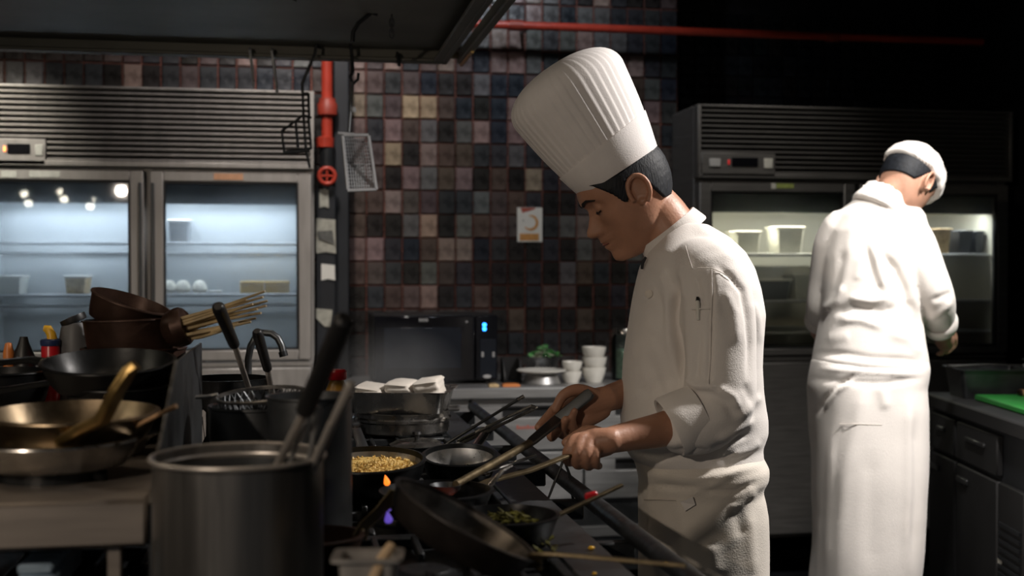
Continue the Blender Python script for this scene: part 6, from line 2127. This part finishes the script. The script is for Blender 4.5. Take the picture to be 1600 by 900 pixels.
v = folds(v, f, [([(1266, 592), (1320, 596), (1380, 600), (1440, 590)], 5, -.006), ([(1340, 585), (1310, 602), (1290, 622), (1275, 648)], 4, -.010), ([(1335, 592), (1305, 612), (1284, 640)], 4, .008),
                 ([(1350, 600), (1340, 660), (1320, 740), (1305, 900)], 13, .007), ([(1375, 600), (1385, 640)], 8, .006), ([(1420, 620), (1422, 720), (1418, 900)], 8, .007), ([(1430, 650), (1430, 760), (1424, 880)], 7, -.007),
                 ([(1300, 680), (1297, 780), (1292, 900)], 7, .006), ([(1360, 700), (1362, 900)], 16, -.005), ([(1280, 576), (1340, 580), (1440, 586)], 4, .006)], 0.0025, 16, 6, D2)
ao = obj('apron', v, f, 'cloth', t, ang=180)
stitch([(1312, 663), (1345, 663), (1378, 664)], 0.0012, 'seam', 'hem_stitch', ao, v)
for s in (-1, 1):
    b = P(1350 + s * 36, 660, D2)
    MB().tube([(b.x, b.y, 0.32), (b.x, b.y, 0.2), (b.x, b.y, 0.09), (b.x, b.y, 0.07)], [.08, .076, .070, .066], 24).build('trouser_leg', 'trouser', t)
    sh = MB()
    dirv = (RIGHT * .6 + FWD * .8).normalized()
    limb(sh, [Vector((b.x, b.y, .05)) - dirv * .05, Vector((b.x, b.y, .05)), Vector((b.x, b.y, .045)) + dirv * .09, Vector((b.x, b.y, .035)) + dirv * .16], [.045, .052, .046, .034], 20)
    sh.v = [(x_, y_, max(z_, 0.0)) for x_, y_, z_ in sh.v]
    sh.build('shoe', 'shoe_black', t)

# ------------------------------------------------------------------ counter on the right
RZ = 0.92
pA, pB = PL(1445, 613, 2, RZ), PL(1600, 664, 2, RZ)
dv = Vector((pA.x - pB.x, pA.y - pB.y, 0)).normalized()         # along the front edge, away from the camera
nv = Vector((dv.y, -dv.x, 0))                                    # to the right
MR = Matrix((( nv.x, dv.x, 0, pB.x), (nv.y, dv.y, 0, pB.y), (0, 0, 1, 0), (0, 0, 0, 1)))
LEN = (pA - pB).length + 0.02
t = thing('prep_counter', tuple(MR @ Vector((0.35, 0.2, 0))), 'dark refrigerated prep counter on the right under the green board', 'counter')
mk = lambda *a, **k: MB().box(*a, **k).xf(MR)
mk(0, 0.75, -1.0, LEN, RZ - 0.05, RZ, ch=0.006).build('worktop', 'counter_dark', t)
mk(0.03, 0.73, -0.97, LEN - 0.03, 0.14, RZ - 0.05).build('carcass', 'dark_paint', t)
for a, b_ in ((-0.96, -0.44), (-0.42, 0.02), (0.24, 0.62), (0.64, LEN - 0.05)):
    d = mk(0.008, 0.032, a, b_, 0.17, RZ - 0.21, ch=0.005).build('door', 'counter_dark', t)
    mk(0.0, 0.012, b_ - 0.12, b_ - 0.02, RZ - 0.27, RZ - 0.25, ch=0.003).build('handle', 'steel_dark', d)
    dw = mk(0.008, 0.032, a, b_, RZ - 0.195, RZ - 0.065, ch=0.005).build('drawer', 'counter_dark', t)
    mk(0.0, 0.012, a + 0.1, b_ - 0.1, RZ - 0.12, RZ - 0.105, ch=0.003).build('handle', 'steel_dark', dw)
gr = mk(0.012, 0.032, 0.03, 0.23, 0.17, RZ - 0.21, ch=0.004).build('vent_panel', 'counter_dark', t)
for k in range(14):
    mk(0.004, 0.013, 0.045, 0.215, 0.24 + k * 0.026, 0.252 + k * 0.026).build('vent_slat', 'dark_paint', gr, smooth=False)
mk(0.006, 0.012, 0.20, 0.222, 0.45, 0.475).build('sticker', 'label_pale', gr, smooth=False)
for a in (-0.9, LEN - 0.12):
    for b_ in (0.1, 0.66):
        MB().lathe([(0.03, 0.001), (0.03, 0.012), (0.02, 0.02), (0.02, 0.15)], MR @ Vector((b_, a, 0)), n=14).build('leg', 'steel_dark', t)


def rz_local(px, py, z):
    return MR.inverted() @ PL(px, py, 2, z)


# cutting board, wooden roll, pans
q0, q1 = rz_local(1512, 612, RZ + 0.02), rz_local(1600, 640, RZ + 0.02)
bl = max(q0.y, 0.3)
t = tag(mk(0.09, 0.45, q1.y - 0.35, min(q0.y, LEN - 0.29), RZ + 0.001, RZ + 0.021, ch=0.004).build('cutting_board', 'board_green'), 'bright green cutting board on the right counter', 'cutting board')
wq = rz_local(1543, 606, RZ + 0.035)
t = thing('wooden_block', tuple(MR @ Vector((wq.x, wq.y, RZ + 0.021))), 'brown wooden block at the far end of the green board', 'block')
Mw = Matrix.Translation(MR @ Vector((0.28, min(q0.y, LEN - 0.29) - 0.045, RZ + 0.0215))) @ Matrix.Rotation(-YAW, 4, 'Z')
MB().box(-0.055, 0.06, -0.02, 0.02, 0, 0.02, 0.006, M=Mw).build('block', 'wood', t)
MB().box(-0.056, -0.044, -0.021, 0.021, 0.0, 0.0205, 0.006, M=Mw).build('end_band', 'copper_dark', t)
yb = LEN - 0.06
for i, (lx0, lx1, zt_, lb) in enumerate(((0.05, 0.31, 0.105, 'wide dark steel pan at the end of the right counter beside the skull-capped cook'), (0.34, 0.62, 0.13, 'deeper dark steel pan behind the green board by the picture edge'))):
    m = MB()
    ya, yb_ = yb - 0.20, yb
    m.loft([rrect(lx0 + .02, lx1 - .02, ya + .02, yb_ - .02, RZ + .001, .015), rrect(lx0 + .006, lx1 - .006, ya + .006, yb_ - .006, RZ + zt_ - .006, .015), rrect(lx0 - .004, lx1 + .004, ya - .004, yb_ + .004, RZ + zt_ - .004, .018),
            rrect(lx0 - .004, lx1 + .004, ya - .004, yb_ + .004, RZ + zt_, .018), rrect(lx0 + .01, lx1 - .01, ya + .01, yb_ - .01, RZ + zt_ - .001, .014), rrect(lx0 + .024, lx1 - .024, ya + .024, yb_ - .024, RZ + .006, .012)])
    tag(m.xf(MR).build('hotel_pan', 'steel_dark'), lb, 'pan')
zt_ = RZ + 0.107
t = thing('serving_tongs', tuple(MR @ Vector((0.18, yb - 0.1, zt_))), 'thin dark tongs lying across the wide dark pan', 'tongs')
for s in (0, 1):
    MB().tube([MR @ Vector((0.03 + .005 * s, yb - 0.16 + .05 * s, zt_ + 0.004)), MR @ Vector((0.17, yb - 0.115 + .02 * s, zt_ + 0.008)), MR @ Vector((0.325, yb - 0.075, zt_ + 0.004))], [.006, .005, .004], 8, flat=.6).build('arm', 'steel', t)
MB().tube([MR @ Vector((0.318, yb - 0.082, zt_ + 0.004)), MR @ Vector((0.33, yb - 0.07, zt_ + 0.004))], .006, 8).build('pivot', 'wire', t)
t = thing('condiment_bin', tuple(MR @ Vector((0.56, 0.42, RZ))), 'grey plastic bin at the right picture edge behind the green board', 'bin')
mb_ = MB()
mb_.loft([rrect(.50, .68, .30, .50, RZ + .001, .02), rrect(.485, .695, .285, .515, RZ + .15, .02), rrect(.48, .70, .28, .52, RZ + .15, .02), rrect(.48, .70, .28, .52, RZ + .16, .02), rrect(.495, .685, .295, .505, RZ + .16, .02), rrect(.51, .67, .31, .49, RZ + .01, .02)])
mb_.xf(MR).build('bin', 'grey_plastic', t)

# ------------------------------------------------------------------ pass lamps hanging left of the camera, mirrored in the fogged fridge door
for i, (px, py) in enumerate(((38, 303), (44, 317), (95, 300), (100, 311), (143, 313), (141, 322))):
    r = ray(px, py)
    g_ = CAM + r * ((5.014 - CAM.y) / r.y)
    r2 = Vector((r.x, -r.y, r.z))
    s_ = (5.014 - 1.55 - 0.14 * i) / r.y
    p = g_ + r2 * s_
    t = thing('pendant_lamp', tuple(p), 'small bare pendant bulb whose light is mirrored in the fogged fridge door', 'lamp', 'pendant bulbs over the pass')
    MB().sphere(p, 0.022, 14, 9).build('bulb', 'bulb', t)
    MB().lathe([(0.02, 0.015), (0.024, 0.03), (0.012, 0.05), (0.006, 0.055)], p, n=14).build('socket', 'iron', t)
    MB().tube([p + UP * 0.05, Vector((p.x, p.y, HZ + 0.041))], 0.003, 6).build('cord', 'iron', t)
